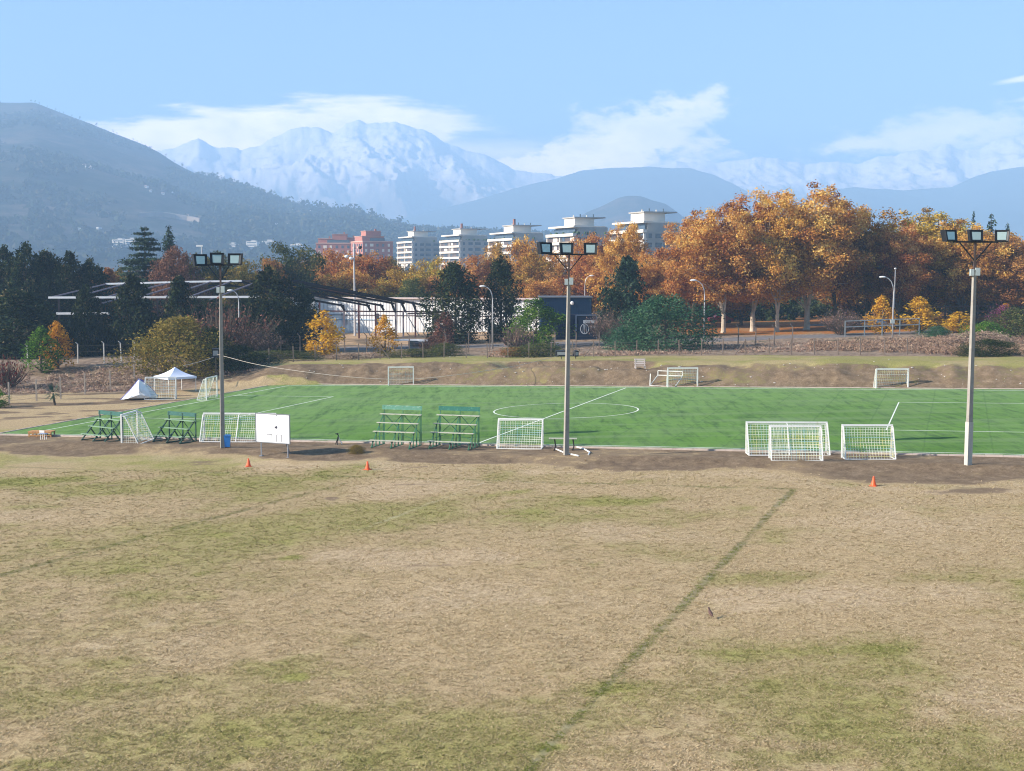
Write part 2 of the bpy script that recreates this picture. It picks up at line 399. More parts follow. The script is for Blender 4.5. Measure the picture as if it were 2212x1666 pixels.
def build_ground():
    ys = [-160, -100, -60, -30, -10, 5, 15]
    y = 22.0
    while y < 190: ys.append(y); y += max(.15, y*0.0042)
    while y < 460: ys.append(y); y *= 1.02
    while y < 14000: ys.append(y); y *= 1.12
    ys = np.array(ys); nc = 400
    k = np.linspace(-1, 1, nc); k = np.sign(k)*np.abs(k)**1.0
    hw = 0.46*np.clip(ys, 60, 1e9)+14
    X = k[None, :]*hw[:, None]; Y = np.repeat(ys[:, None], nc, 1)
    # widen the outermost columns so the sheet reaches the sides
    X[:, 0] = -14000; X[:, -1] = 14000; X[:, 1] = -2500-ys*.6; X[:, -2] = 2500+ys*.6; X[:, 2] = -420-ys*.5; X[:, -3] = 420+ys*.5
    X[:, 3] = -190-ys*.47; X[:, -4] = 190+ys*.47
    Z = G(X, Y)
    n = X.size; V = np.stack([X.ravel(), Y.ravel(), Z.ravel()], 1)
    i = np.arange(len(ys)-1)[:, None]*nc+np.arange(nc-1)[None, :]
    Fq = np.stack([i, i+1, i+nc+1, i+nc], -1).reshape(-1, 4)
    x = V[:, 0]; y = V[:, 1]
    A, B, D = masks(x, y)
    m = bpy.data.materials.new('ground'); m.use_nodes = True; tt = NT(m.node_tree); b = tt.n['Principled BSDF']
    co = tt.new('ShaderNodeTexCoord').outputs['Object']
    a1 = tt.new('ShaderNodeAttribute'); a1.attribute_name = 'ma'; s1 = tt.new('ShaderNodeSeparateColor'); tt.l.new(a1.outputs['Color'], s1.inputs[0])
    a2 = tt.new('ShaderNodeAttribute'); a2.attribute_name = 'mb'; s2 = tt.new('ShaderNodeSeparateColor'); tt.l.new(a2.outputs['Color'], s2.inputs[0])
    cm = tt.new('ShaderNodeMapping'); tt.l.new(co, cm.inputs[0]); cm.inputs['Scale'].default_value = (1, .75, 1)
    f1 = tt.noise(cm.outputs[0], 8.0, 6, .72, .6); f2 = tt.noise(cm.outputs[0], 1.6, 6, .65); f3 = tt.noise(cm.outputs[0], 24.0, 3, .6)
    f = tt.math('ADD', tt.math('MULTIPLY', f1, .6), tt.math('MULTIPLY', f3, .4))
    straw = tt.ramp(f, [(.33, (.14, .095, .045)), (.44, (.31, .225, .12)), (.54, (.46, .34, .195)), (.66, (.60, .47, .29))])
    strawd = tt.ramp(f, [(.33, (.16, .10, .06)), (.44, (.35, .255, .15)), (.55, (.51, .385, .24)), (.67, (.66, .53, .36))])
    grn = tt.ramp(f, [(.33, (.06, .07, .015)), (.46, (.19, .19, .04)), (.57, (.30, .29, .08)), (.7, (.44, .40, .15))])
    dirt = tt.ramp(tt.math('ADD', tt.math('MULTIPLY', f1, .5), tt.math('MULTIPLY', f2, .5)), [(.3, (.075, .05, .032)), (.48, (.165, .115, .072)), (.6, (.25, .18, .115)), (.74, (.40, .32, .22))])
    weed = tt.ramp(f2, [(.3, (.10, .07, .05)), (.5, (.24, .17, .12)), (.7, (.38, .29, .21))])
    leaf = tt.ramp(f, [(.3, (.12, .045, .015)), (.5, (.34, .13, .035)), (.68, (.50, .25, .07))])
    asph = tt.ramp(f2, [(.3, (.13, .12, .12)), (.7, (.22, .20, .20))])
    yardc = tt.ramp(f2, [(.3, (.36, .22, .12)), (.7, (.48, .33, .20))])
    grain = tt.math('MULTIPLY', tt.math('SUBTRACT', tt.math('ADD', tt.math('MULTIPLY', f2, .55), tt.math('MULTIPLY', f1, .45)), .5), 1.3)
    def edge(sock, lo=.3, hi=.7): return tt.maprange(tt.math('ADD', sock, grain), lo, hi)
    c = tt.mix(edge(a1.outputs['Alpha'], .3, .7), straw, strawd)
    c = tt.mix(tt.math('MULTIPLY', tt.maprange(tt.math('ADD', s1.outputs[0], grain), .1, .95), .85), c, grn)
    a3 = tt.new('ShaderNodeAttribute'); a3.attribute_name = 'md'
    c = tt.mix(tt.math('MULTIPLY', tt.maprange(tt.math('ADD', a3.outputs['Fac'], tt.math('MULTIPLY', grain, .9)), .25, 1.0), .62), c, (.135, .125, .055))
    c = tt.mix(edge(s2.outputs[0]), c, weed)
    c = tt.mix(edge(a2.outputs['Alpha']), c, yardc)
    c = tt.mix(tt.maprange(tt.math('ADD', s1.outputs[1], tt.math('MULTIPLY', grain, 1.2)), .3, .62), c, dirt)
    c = tt.mix(edge(s1.outputs[2]), c, leaf)
    c = tt.mix(edge(s2.outputs[1], .4, .6), c, asph)
    c = tt.mix(tt.math('MULTIPLY', s2.outputs[2], .32), c, (.62, .58, .45))
    tt.put(b.inputs['Base Color'], c); b.inputs['Roughness'].default_value = .95; b.inputs['Specular IOR Level'].default_value = .1
    bp = tt.new('ShaderNodeBump'); bp.inputs['Strength'].default_value = .9; bp.inputs['Distance'].default_value = .05
    tt.l.new(f, bp.inputs['Height']); tt.l.new(bp.outputs[0], b.inputs['Normal'])
    o = npmesh('ground', V, Fq, m, {'ma': ('FLOAT_COLOR', 'POINT', A), 'mb': ('FLOAT_COLOR', 'POINT', B), 'md': ('FLOAT', 'POINT', D)}, smooth=True)
    o['kind'] = 'structure'
    return o
build_ground()

# ------------------------------------------------------------------ artificial turf pitch, its kerb and its lines
def sheet_uv(name, u0, u1, v0, v1, h, m, nu=40, nv=24, thick=None):
    us = np.linspace(u0, u1, nu+1); vs = np.linspace(v0, v1, nv+1)
    Ug, Vg = np.meshgrid(us, vs); X, Y = xy(Ug, Vg); Z = 0.0213*np.clip(X, -130, 130)+h
    V = np.stack([X.ravel(), Y.ravel(), Z.ravel()], 1); n = nu+1
    i = (np.arange(nv)[:, None]*n+np.arange(nu)[None, :]).reshape(-1)
    o = npmesh(name, V, np.stack([i, i+1, i+n+1, i+n], 1), m); o['kind'] = 'structure'; return o
def turf_mat():
    m = bpy.data.materials.new('turf'); m.use_nodes = True; t = NT(m.node_tree); b = t.n['Principled BSDF']
    co = t.new('ShaderNodeTexCoord').outputs['Object']
    mp = t.new('ShaderNodeMapping'); mp.inputs['Rotation'].default_value = (0, 0, -PHI+1.05); mp.inputs['Scale'].default_value = (1.0, .16, 1)
    t.l.new(co, mp.inputs[0])
    mp2 = t.new('ShaderNodeMapping'); mp2.inputs['Rotation'].default_value = (0, 0, -PHI+.15); mp2.inputs['Scale'].default_value = (.12, 1.0, 1)
    t.l.new(co, mp2.inputs[0])
    brush = t.noise(mp.outputs[0], 1.5, 8, .7, .4); brush2 = t.noise(mp2.outputs[0], 2.4, 8, .65, .4)
    big = t.noise(co, .06, 3, .5); fine = t.noise(co, 9.0, 5, .7)
    dk = t.maprange(t.math('ADD', t.math('MULTIPLY', brush, .55), t.math('ADD', t.math('MULTIPLY', brush2, .25), t.math('MULTIPLY', fine, .2))), .34, .56)
    base = t.ramp(big, [(.35, (.088, .185, .026)), (.6, (.122, .240, .040))])
    sp = t.new('ShaderNodeSeparateXYZ'); t.l.new(co, sp.inputs[0])
    base = t.mix(t.maprange(sp.outputs[1], 88, 125), base, (.155, .27, .070))
    c = t.mix(dk, (.036, .085, .020), base)
    c = t.mix(t.maprange(t.noise(co, .7, 6, .7), .58, .8), c, (.17, .24, .11))
    c = t.mix(t.math('MULTIPLY', t.maprange(t.noise(mp2.outputs[0], .5, 4, .6), .45, .65), .35), c, (.20, .27, .13))
    un = t.math('ADD', t.math('MULTIPLY', sp.outputs[0], CU), t.math('MULTIPLY', sp.outputs[1], SU))
    roll = t.math('PINGPONG', t.math('ADD', un, t.math('MULTIPLY', t.math('SUBTRACT', t.noise(co, .5, 3, .5), .5), .25)), 2.0)
    c = t.mix(t.math('MULTIPLY', t.maprange(roll, 1.90, 1.99), .30), c, (.04, .09, .025))
    alt = t.math('PINGPONG', t.math('MULTIPLY', un, .25), 1.0)
    c = t.mix(t.math('MULTIPLY', t.maprange(alt, .35, .65), .12), c, (.17, .25, .10))
    t.put(b.inputs['Base Color'], c); b.inputs['Roughness'].default_value = .85; b.inputs['Specular IOR Level'].default_value = .15
    bp = t.new('ShaderNodeBump'); bp.inputs['Strength'].default_value = .6; bp.inputs['Distance'].default_value = .04
    t.l.new(t.math('ADD', fine, brush), bp.inputs['Height']); t.l.new(bp.outputs[0], b.inputs['Normal'])
    return m
TURF = turf_mat()
LINE = mat('line_paint', (.72, .76, .66), .8, var=.2, scale=1.2)
KERB = mat('kerb_concrete', (.46, .38, .33), .9, var=.25, scale=.6, dirt=(.17, .11, .08), dscale=.7)
sheet_uv('football_pitch', U0-2.2, U1+14, V0-.75, V1+1.2, .030, TURF)
def line_uv(mb, a, b, w, h=.036):
    (ua, va), (ub, vb) = a, b; L = math.hypot(ub-ua, vb-va); nu, nv = -(vb-va)/L*w/2, (ub-ua)/L*w/2
    P = []
    for uu, vv in ((ua-nu, va-nv), (ub-nu, vb-nv), (ub+nu, vb+nv), (ua+nu, va+nv)):
        X, Y = xy(uu, vv); P.append((X, Y, 0.0213*X+h))
    mb.quad(*P)
mb = MB(); LW = .13; UE = U1+14
line_uv(mb, (U0, V0), (UE, V0), LW); line_uv(mb, (U0, V1), (UE, V1), LW*1.3)
line_uv(mb, (U0, V0+LW), (U0, V1-LW), LW); line_uv(mb, (UH, V0+LW), (UH, V1-LW), LW)
PB0, PB1, PL, PR = 94.55, 113.75, -55.25, -4.7
line_uv(mb, (U0+LW, PB0), (PL, PB0), LW); line_uv(mb, (U0+LW, PB1), (PL, PB1), LW); line_uv(mb, (PL-LW/2, PB0+LW), (PL-LW/2, PB1-LW), LW)
line_uv(mb, (PR, PB0), (UE, PB0), LW); line_uv(mb, (PR, PB1), (UE, PB1), LW); line_uv(mb, (PR+LW/2, PB0+LW), (PR+LW/2, PB1-LW), LW*.7)
cv = (V0+V1)/2; N = 72
for i in range(N):
    a = 2*math.pi*i/N; b_ = 2*math.pi*(i+1)/N; P = []
    for r_, q in ((RC-.06, a), (RC+.06, a), (RC+.06, b_), (RC-.06, b_)):
        X, Y = xy(UH+r_*math.cos(q), cv+r_*math.sin(q)); P.append((X, Y, 0.0213*X+.040))
    mb.quad(*P)
o = mb.build('pitch_markings', LINE); o['kind'] = 'structure'
def kerb(name, a, b, w=.22, h=.12, seg=1.0):
    mb = MB(); L = math.hypot(b[0]-a[0], b[1]-a[1]); n = int(L/seg); rr = random.Random(5)
    for i in range(n):
        t0 = i/n; t1 = (i+1)/n-.015/L
        P = [xy(a[0]+(b[0]-a[0])*t, a[1]+(b[1]-a[1])*t) for t in (t0, t1)]
        jz = rr.uniform(-.012, .012)
        p = Vector((P[0][0], P[0][1], .0213*P[0][0]+h/2-.02+jz)); q = Vector((P[1][0], P[1][1], .0213*P[1][0]+h/2-.02+jz))
        mb.bar(p, q, w, h)
    o = mb.build(name, KERB); o['kind'] = 'structure'; return o
kerb('kerb_near', (U0-2.0, V0-1.0), (UE, V0-1.0), .26)
kerb('kerb_far', (U0-2.0, V1+1.45), (UE, V1+1.45), .2, .10)
kerb('kerb_end', (U0-2.45, V0-1.0), (U0-2.45, V1+1.45), .16, .07)

# ------------------------------------------------------------------ hills and mountains
FS = 1.6
def R_mean(r): return r
def range_mesh(name, prof, R0, R1, z0, m, mode, nr=110, nc=420, px0=-700, px1=3000, amp=1.0, seed=0, foot=None):
    """heightfield with a given skyline: prof is (pixel column, pixel row) of the ridge, R1 its distance by column"""
    pxs = np.linspace(px0, px1, nc)
    ridge_y = lin(pxs, prof); Rr = lin(pxs, R1) if isinstance(R1, list) else np.full(nc, R1)
    jag = {'hill': 1.2, 'far': 1.0, 'snow': 3.2}[mode]
    jagv = jag*2*(fbm(pxs, pxs*0, 60 if mode != 'snow' else 42, 5, 200+seed, .62)-.5)*(3.0 if mode != 'hill' else 1)*R_mean(Rr)*FS/F
    # exact elevation of the pixel
    zc = -(ridge_y-CY)/F; el = (zc*math.cos(TI)-math.sin(TI))/(math.cos(TI)+zc*math.sin(TI))
    tx = (pxs-CX)/F/(math.cos(TI)+zc*math.sin(TI))
    s = np.concatenate([np.linspace(0, 1, nr), 1+np.array([.03, .08, .2, .5])])
    Rr = Rr*FS; R0 = R0*(1.25 if mode == 'hill' else FS)
    S, T = np.meshgrid(s, tx, indexing='ij'); RR = np.repeat(Rr[None, :], len(s), 0); EL = np.repeat(el[None, :], len(s), 0)
    Y = R0+S*(RR-R0); X = T*Y; zr = CAMZ+EL*RR
    if mode == 'hill':
        sh = np.clip(S, 0, 1)**1.15
        gul = fbm(X, Y, 420*FS, 5, 11+seed)-.5
    elif mode == 'snow':
        sh = np.clip(S, 0, 1)**1.5; gul = (np.abs(fbm(X+.3*Y, Y*.6, 420*FS, 6, 31+seed, .6)-.5)*2-.22)*-2.4+(fbm(X, Y, 130*FS, 5, 71, .6)-.5)*.7
    else:
        sh = np.clip(S, 0, 1)**1.3; gul = fbm(X, Y, 600*FS, 5, 51+seed)-.5
    Z = z0+(zr-z0)*sh+gul*amp*np.clip(S, 0, 1)*(1-np.clip(S, 0, 1))*np.maximum(zr-z0, 20)*1.6
    Z = Z+np.repeat(jagv[None, :], len(s), 0)*np.clip(S, 0, 1)**7
    Z = np.where(S > 1, zr+np.repeat(jagv[None, :], len(s), 0)-(S-1)*np.maximum(zr-z0, 30)*1.2, Z)
    Z = np.where(S == 0, z0-30, Z)
    V = np.stack([X.ravel(), Y.ravel(), Z.ravel()], 1); n = nc
    i = (np.arange(len(s)-1)[:, None]*n+np.arange(nc-1)[None, :]).reshape(-1)
    o = npmesh(name, V, np.stack([i, i+1, i+n+1, i+n], 1), m, smooth=True); o['kind'] = 'structure'
    def surf(px, py):
        """point of the slope seen at a pixel"""
        d = ray(px, py); e = d[2]/d[1]; c = int(np.clip(np.searchsorted(pxs, px), 0, nc-1))
        ratio = (Z[:nr, c]-CAMZ)/Y[:nr, c]; k = np.argmax(ratio > e)
        if k == 0: k = nr-1
        return Vector((X[k, c], Y[k, c], Z[k, c]))
    return o, surf, (X[:nr], Y[:nr], Z[:nr])
def hill_mat(name, stops, sc, patch=None, snow=False):
    m = bpy.data.materials.new(name); m.use_nodes = True; t = NT(m.node_tree); b = t.n['Principled BSDF']
    co = t.new('ShaderNodeTexCoord').outputs['Object']
    n = t.noise(co, sc, 8, .62); n2 = t.noise(co, sc*5, 6, .65)
    c = t.ramp(t.math('ADD', t.math('MULTIPLY', n, .5), t.math('MULTIPLY', n2, .5)), stops)
    if snow:
        geo = t.new('ShaderNodeNewGeometry'); sn = t.new('ShaderNodeSeparateXYZ'); t.l.new(geo.outputs['Normal'], sn.inputs[0])
        sp = t.new('ShaderNodeSeparateXYZ'); t.l.new(co, sp.inputs[0])
        hgt = t.maprange(t.math('ADD', sp.outputs[2], t.math('MULTIPLY', t.math('SUBTRACT', n, .5), 340)), 330, 640)
        mps = t.new('ShaderNodeMapping'); mps.inputs['Scale'].default_value = (1, 1, 4.5); t.l.new(co, mps.inputs[0])
        strat = t.noise(mps.outputs[0], sc*3, 7, .7)
        k = t.math('MULTIPLY', hgt, t.maprange(t.math('ADD', t.math('MULTIPLY', sn.outputs[2], .30), t.math('MULTIPLY', strat, 1.0)), .53, .66))
        c = t.mix(k, c, (.88, .74, .74))
    t.put(b.inputs['Base Color'], c); b.inputs['Roughness'].default_value = 1; b.inputs['Specular IOR Level'].default_value = 0
    bp = t.new('ShaderNodeBump'); bp.inputs['Strength'].default_value = .7; bp.inputs['Distance'].default_value = 8 if not snow else 35
    t.l.new(t.math('ADD', n, t.math('MULTIPLY', n2, .5)) if snow else n2, bp.inputs['Height']); t.l.new(bp.outputs[0], b.inputs['Normal'])
    return m
HM = hill_mat('hill_scrub', [(.36, (.015, .025, .015)), (.47, (.035, .042, .03)), (.56, (.075, .065, .05)), (.68, (.16, .12, .09))], .006)
HM2 = hill_mat('hill_forest', [(.36, (.02, .03, .02)), (.6, (.06, .07, .045)), (.7, (.12, .11, .08))], .006)
SM = hill_mat('snow_rock', [(.36, (.14, .11, .11)), (.6, (.30, .24, .22)), (.7, (.42, .33, .30))], .0024, snow=True)
hill_prof = [(-900, 330), (-500, 260), (-200, 226), (0, 222), (75, 222), (112, 236), (160, 254), (200, 269), (250, 290), (300, 309), (340, 327), (375, 350), (400, 364), (450, 388), (500, 399), (560, 417), (600, 437),
             (640, 448), (700, 455), (760, 458), (800, 473), (850, 488), (890, 496), (950, 501), (1100, 506), (1250, 515), (1600, 530), (3000, 540)]
hill_o, hill_at, hill_g = range_mesh('hill', hill_prof, 1150, [(-400, 2300), (300, 2150), (600, 1850), (900, 1600), (3000, 1500)], 2, HM, 'hill', seed=1, amp=.9)
spur_prof = [(-900, 300), (-100, 366), (0, 393), (60, 424), (110, 460), (160, 492), (210, 516), (260, 530), (320, 545), (3000, 590)]
range_mesh('hill_spur', spur_prof, 1000, [(-400, 1750), (3000, 1400)], 2, HM2, 'hill', seed=4, amp=.5)
knoll_prof = [(-900, 560), (1180, 540), (1230, 480), (1270, 458), (1300, 446), (1335, 428), (1360, 423), (1385, 424), (1410, 433), (1440, 442), (1480, 470), (1560, 520), (3000, 560)]
range_mesh('knoll', knoll_prof, 1700, 2300, 2, HM, 'far', seed=7, amp=.5)
mid_prof = [(-900, 575), (560, 560), (800, 490), (1000, 440), (1106, 409), (1160, 396), (1206, 385), (1256, 369), (1310, 364), (1350, 362), (1400, 360), (1450, 363), (1490, 362), (1540, 377), (1580, 396), (1640, 428), (1720, 430), (1796, 411), (1850, 405), (1950, 411), (2056, 406), (2106, 381), (2140, 370), (2212, 360), (2500, 330), (3000, 330)]
range_mesh('foothills', mid_prof, 2900, 4200, 2, HM2, 'far', seed=9, amp=.9)
snow_prof = [(-900, 400), (200, 350), (340, 332), (375, 322), (400, 312), (430, 305), (470, 318), (520, 321), (560, 312), (590, 296), (620, 283), (650, 273), (690, 279), (720, 288), (745, 270), (775, 261), (800, 266), (850, 262), (890, 272), (930, 284),
             (960, 306), (1010, 322), (1060, 340), (1120, 368), (1200, 382), (1330, 380), (1420, 358), (1460, 345), (1500, 350), (1570, 349), (1620, 341), (1680, 344), (1740, 355), (1800, 346), (1850, 352), (1900, 336), (1960, 328), (2010, 322), (2045, 312), (2075, 326), (2120, 318),
             (2160, 303), (2212, 294), (2400, 280), (3000, 300)]
range_mesh('snow_mountains', snow_prof, 3700, 5280, 2, SM, 'snow', nr=150, nc=900, px0=-300, px1=2700, seed=13, amp=.6)
# air: one even volume round everything
mbx = MB(); mbx.box((0, 3800, 480), (17000, 10000, 982)); 
hz = mbx.build('haze', []); 
hm = bpy.data.materials.new('haze'); hm.use_nodes = True; t = NT(hm.node_tree); t.n.clear()
out = t.new('ShaderNodeOutputMaterial'); pv = t.new('ShaderNodeVolumePrincipled')
pv.inputs['Color'].default_value = (.42, .66, .99, 1); pv.inputs['Density'].default_value = 3.15e-4; pv.inputs['Anisotropy'].default_value = .0
t.l.new(pv.outputs[0], out.inputs['Volume']); hz.data.materials.append(hm); hz['kind'] = 'stuff'

# ------------------------------------------------------------------ trees
def rot_frames(n, out, rg, k=.55):
    """leaf quads: normals lean outwards by k, the rest is random"""
    r = rg.normal(size=(n, 3)); r /= np.linalg.norm(r, axis=1)[:, None]+1e-9
    nn = out*k+r*(1-k); nn /= np.linalg.norm(nn, axis=1)[:, None]+1e-9
    a = np.cross(nn, rg.normal(size=(n, 3))); a /= np.linalg.norm(a, axis=1)[:, None]+1e-9
    return a, np.cross(nn, a)
def leaves_from(P, A, B, sa, sb):
    """diamond shaped leaf quads"""
    V = np.stack([P-A*sa[:, None], P-B*sb[:, None]*.62, P+A*sa[:, None], P+B*sb[:, None]*.62], 1).reshape(-1, 3)
    i = np.arange(len(P))*4
    return V, np.stack([i, i+1, i+2, i+3], 1)
def blob_leaves(cs, rs, per, size, rg, flat=1.0, shell=.5, k=.5, vbase=None, aspect=1.0):
    Ps = []; Os = []; Vs = []
    for j, (c, r) in enumerate(zip(cs, rs)):
        n = max(4, int(per*(r**2)))
        d = rg.normal(size=(n, 3)); d /= np.linalg.norm(d, axis=1)[:, None]
        rad = r*(shell+(1-shell)*rg.random(n)**.6)*(1+.25*rg.normal(size=n))
        p = d*rad[:, None]; p[:, 2] *= flat
        Ps.append(p+c); Os.append(d); vb = vbase[j] if vbase is not None else rg.random()
        Vs.append(np.clip(vb+.22*rg.normal(size=n), 0, 1))
    P = np.concatenate(Ps); O = np.concatenate(Os); v = np.concatenate(Vs)
    A, B = rot_frames(len(P), O, rg, k)
    s = size*(.6+.8*rg.random(len(P)))
    V, Fq = leaves_from(P, A, B, s*aspect, s)
    return V, Fq, np.repeat(v, 4)
def limb_path(a, b, rg, n=4, sag=.08):
    a = np.array(a, float); b = np.array(b, float); L = np.linalg.norm(b-a); P = []
    for i in range(n+1):
        t = i/n; p = a+(b-a)*t; p = p+rg.normal(size=3)*L*sag*math.sin(math.pi*t)*.6; p[2] += L*.10*math.sin(math.pi*t)
        P.append(tuple(p))
    return P
def broad_tree(seed, H=20, W=13, clear=.2, nblob=60, rb=(1.1, 2.2), per=24, leaf=.30, fork=2, trunk_r=.35, lean=0, topheavy=.0, shell=.35, holes=.12):
    """returns (trunk MB, crown arrays) of a broadleaf tree of height H and crown width W"""
    rg = np.random.default_rng(seed); tr = MB()
    zc = H*(clear+(1-clear)*.52); hz_ = H*(1-clear)*.5
    cs = []; tries = 0
    while len(cs) < nblob and tries < nblob*40:
        tries += 1
        d = rg.normal(size=3); d /= np.linalg.norm(d); rr = rg.random()**.38
        lump = 1+.28*math.sin(3*math.atan2(d[1], d[0])+seed)+.18*math.sin(7*d[2]*2+seed*2)
        p = np.array([d[0]*W/2*rr*lump*.86, d[1]*W/2*rr*lump*.86, zc+d[2]*hz_*rr*.92])
        if p[2] < zc: p[0] *= .96; p[1] *= .96
        if all(np.linalg.norm(p-c) > rb[0]*.95 for c in cs): cs.append(p)
    cs = [c for c in cs if rg.random() > holes]
    rs = [rg.uniform(*rb)*(1-.25*max(0, (c[2]-zc)/hz_)) for c in cs]
    base = np.array([0, 0, -.3]); forkz = H*clear*rg.uniform(.75, 1.05)
    top = np.array([lean, 0, forkz])
    tr.tube([base, base*.4+top*.3, top*.75, top], [trunk_r*1.35, trunk_r, trunk_r*.9, trunk_r*.85], 9)
    mains = []
    for i in range(fork):
        q = 2*math.pi*i/fork+rg.uniform(0, 1.2); rad = W*.14
        e = np.array([top[0]+math.cos(q)*rad, math.sin(q)*rad*.8, H*rg.uniform(.62, .8)])
        path = limb_path(top-np.array([0, 0, .25]), e, rg, 5, .07)
        tr.tube(path, [trunk_r*.62*(1-.8*k/5) for k in range(6)], 7); mains.append([np.array(p) for p in path])
    order = sorted(range(len(cs)), key=lambda i: cs[i][2])
    for i in order[::1]:
        c = cs[i]; cand = [(np.linalg.norm((c-p)*[1, 1, 1.0])+(6 if p[2] > c[2]-.4 else 0), m, k) for m, mp in enumerate(mains) for k, p in enumerate(mp)]
        _, m, k = min(cand, key=lambda a: a[0]); p = mains[m][k]; rr = trunk_r*(.26 if k > 2 else .36)
        tr.tube(limb_path(p, c, rg, 3, .1), [rr*.7, rr*.5, rr*.32, rr*.12], 5)
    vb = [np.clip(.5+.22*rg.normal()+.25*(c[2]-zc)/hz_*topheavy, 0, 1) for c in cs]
    return tr, blob_leaves(cs, rs, per, leaf, rg, .85, shell, .5, vb)
def conifer(seed, H=18, W=7, tiers=22, clear=.05, leaf=.3, dens=1.0, droop=.12, power=.9, flat=.18, ragged=.25, asp=1.7):
    """layered conifer: sprays along whorled boughs"""
    rg = np.random.default_rng(seed); tr = MB(); Ps = []; Os = []; Vs = []
    tr.tube([(0, 0, -.3), (0, 0, H*.5), (0, 0, H*.98)], [H*.016, H*.011, .03], 7)
    for i in range(tiers):
        t = (i+rg.uniform(-.2, .2))/tiers; z = H*(clear+(1-clear)*t); L = W/2*((1-max(t, 0))**power)*(1+ragged*rg.normal()*.6)+.15
        nb = int(5+6*(1-t)); off = rg.uniform(0, 6.28)
        for b in range(nb):
            q = off+2*math.pi*b/nb+rg.uniform(-.25, .25); l = L*rg.uniform(.7, 1.12)
            e = np.array([math.cos(q)*l, math.sin(q)*l, -l*droop+.1*rg.normal()])
            if l > .8: tr.tube([(0, 0, z), tuple(np.array([0, 0, z])+e*.9)], [.05, .015], 4, cap=False)
            n = max(4, int(l*l*5*dens+l*16*dens)); s = rg.random(n)**.7
            p = np.array([0, 0, z])+e*s[:, None]; w = .16*l+.22
            p = p+rg.normal(size=(n, 3))*np.array([w*.55, w*.55, w*flat*2+.07])
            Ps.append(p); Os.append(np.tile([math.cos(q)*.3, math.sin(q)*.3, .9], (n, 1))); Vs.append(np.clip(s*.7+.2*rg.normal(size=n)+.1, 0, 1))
    P = np.concatenate(Ps); O = np.concatenate(Os); v = np.concatenate(Vs)
    A, B = rot_frames(len(P), O, rg, .55); s = leaf*(.6+.8*rg.random(len(P)))
    V, Fq = leaves_from(P, A, B, s*asp*.6, s*.62); return tr, (V, Fq, np.repeat(v, 4))
def column(seed, H=14, W=5, n=3000, leaf=.3, prof=None, clear=.03, up=.6, clump=1.0, asp=1.6, shellk=.55):
    """dense upright crown (cypress, laurel, poplar) as clumps on a turned profile"""
    rg = np.random.default_rng(seed); tr = MB()
    tr.tube([(0, 0, -.3), (rg.normal()*.1, 0, H*.4), (0, 0, H*.85)], [H*.016+.03, H*.012, .03], 7)
    prof = prof or [(0, .55), (.12, .9), (.35, 1.0), (.6, .8), (.8, .5), (.93, .22), (1, .04)]
    nb = int(60*clump); per = max(6, n//nb); Ps = []; Os = []; Vs = []
    for i in range(nb):
        t = rg.random()**1.05; z = H*(clear+(1-clear)*t); rad = W/2*np.interp(t, [a for a, _ in prof], [b for _, b in prof])
        q = rg.uniform(0, 6.28); rad *= 1+.20*math.sin(3*q+seed+t*4)+.14*math.sin(5*q+seed*2-t*7); rr = rad*rg.uniform(.45, 1.0)
        c = np.array([math.cos(q)*rr, math.sin(q)*rr, z]); r = W*.11*(.5+rad/(W/2)*.7)+.12
        d = rg.normal(size=(per, 3)); d /= np.linalg.norm(d, axis=1)[:, None]
        p = c+d*(r*(shellk+(1-shellk)*rg.random(per))*(1+.9*(rg.random(per) < .16)*rg.random(per)))[:, None]*np.array([1, 1, 1+up*1.3]); p[:, 2] = np.clip(p[:, 2], .05, None)
        Ps.append(p); Os.append(d); Vs.append(np.clip(rg.random()*.6+.2+.18*rg.normal(size=per), 0, 1))
        if i % 3 == 0: tr.tube([(0, 0, max(.2, z-rr*1.2)), tuple(c)], [.05, .015], 4, cap=False)
    P = np.concatenate(Ps); O = np.concatenate(Os); v = np.concatenate(Vs); m = len(P)
    A, B = rot_frames(m, O, rg, .45)
    upv = np.tile([0, 0, 1.0], (m, 1)); A = A*(1-up)+upv*up; A /= np.linalg.norm(A, axis=1)[:, None]
    s = leaf*(.6+.8*rg.random(m)); V, Fq = leaves_from(P, A, B, s*asp*.6, s*.6); return tr, (V, Fq, np.repeat(v, 4))
def twiggy(seed, H=9, W=9, n=260, leafn=8, leaf=.16, spread=.9, multi=6):
    """thin ascending rods with sparse leaves (half bare shrub or poplar-like sprouts)"""
    rg = np.random.default_rng(seed); tr = MB(); Ps = []; Vs = []
    for i in range(n):
        q = rg.uniform(0, 6.28); r0 = W*.10*rg.random(); r1 = W/2*rg.random()**.6; h = H*rg.uniform(.55, 1)*(1-.35*(r1/(W/2))**2)
        z0 = rg.uniform(.0, .45)*h; a = np.array([math.cos(q)*(r0+(r1-r0)*z0/h), math.sin(q)*(r0+(r1-r0)*z0/h), z0]); b = np.array([math.cos(q)*r1, math.sin(q)*r1, h])
        mid = (a+b)/2+np.array([math.cos(q), math.sin(q), 0])*.12*r1
        tr.tube([tuple(a), tuple(mid), tuple(b)], [.035, .022, .01], 4, cap=False)
        s = .25+.75*rg.random(leafn); p = a+(b-a)*s[:, None]+rg.normal(size=(leafn, 3))*.16; Ps.append(p); Vs.append(np.clip(rg.random()+.2*rg.normal(size=leafn), 0, 1))
    tr.tube([(0, 0, -.3), (0, 0, H*.25)], [.14, .08], 6)
    P = np.concatenate(Ps); v = np.concatenate(Vs); m = len(P); A, B = rot_frames(m, np.tile([0, 0, 1.0], (m, 1)), rg, .3)
    A = A*.4+np.array([0, 0, .6]); s = leaf*(.6+.8*rg.random(m)); V, Fq = leaves_from(P, A, B, s*1.3, s*.8); return tr, (V, Fq, np.repeat(v, 4))

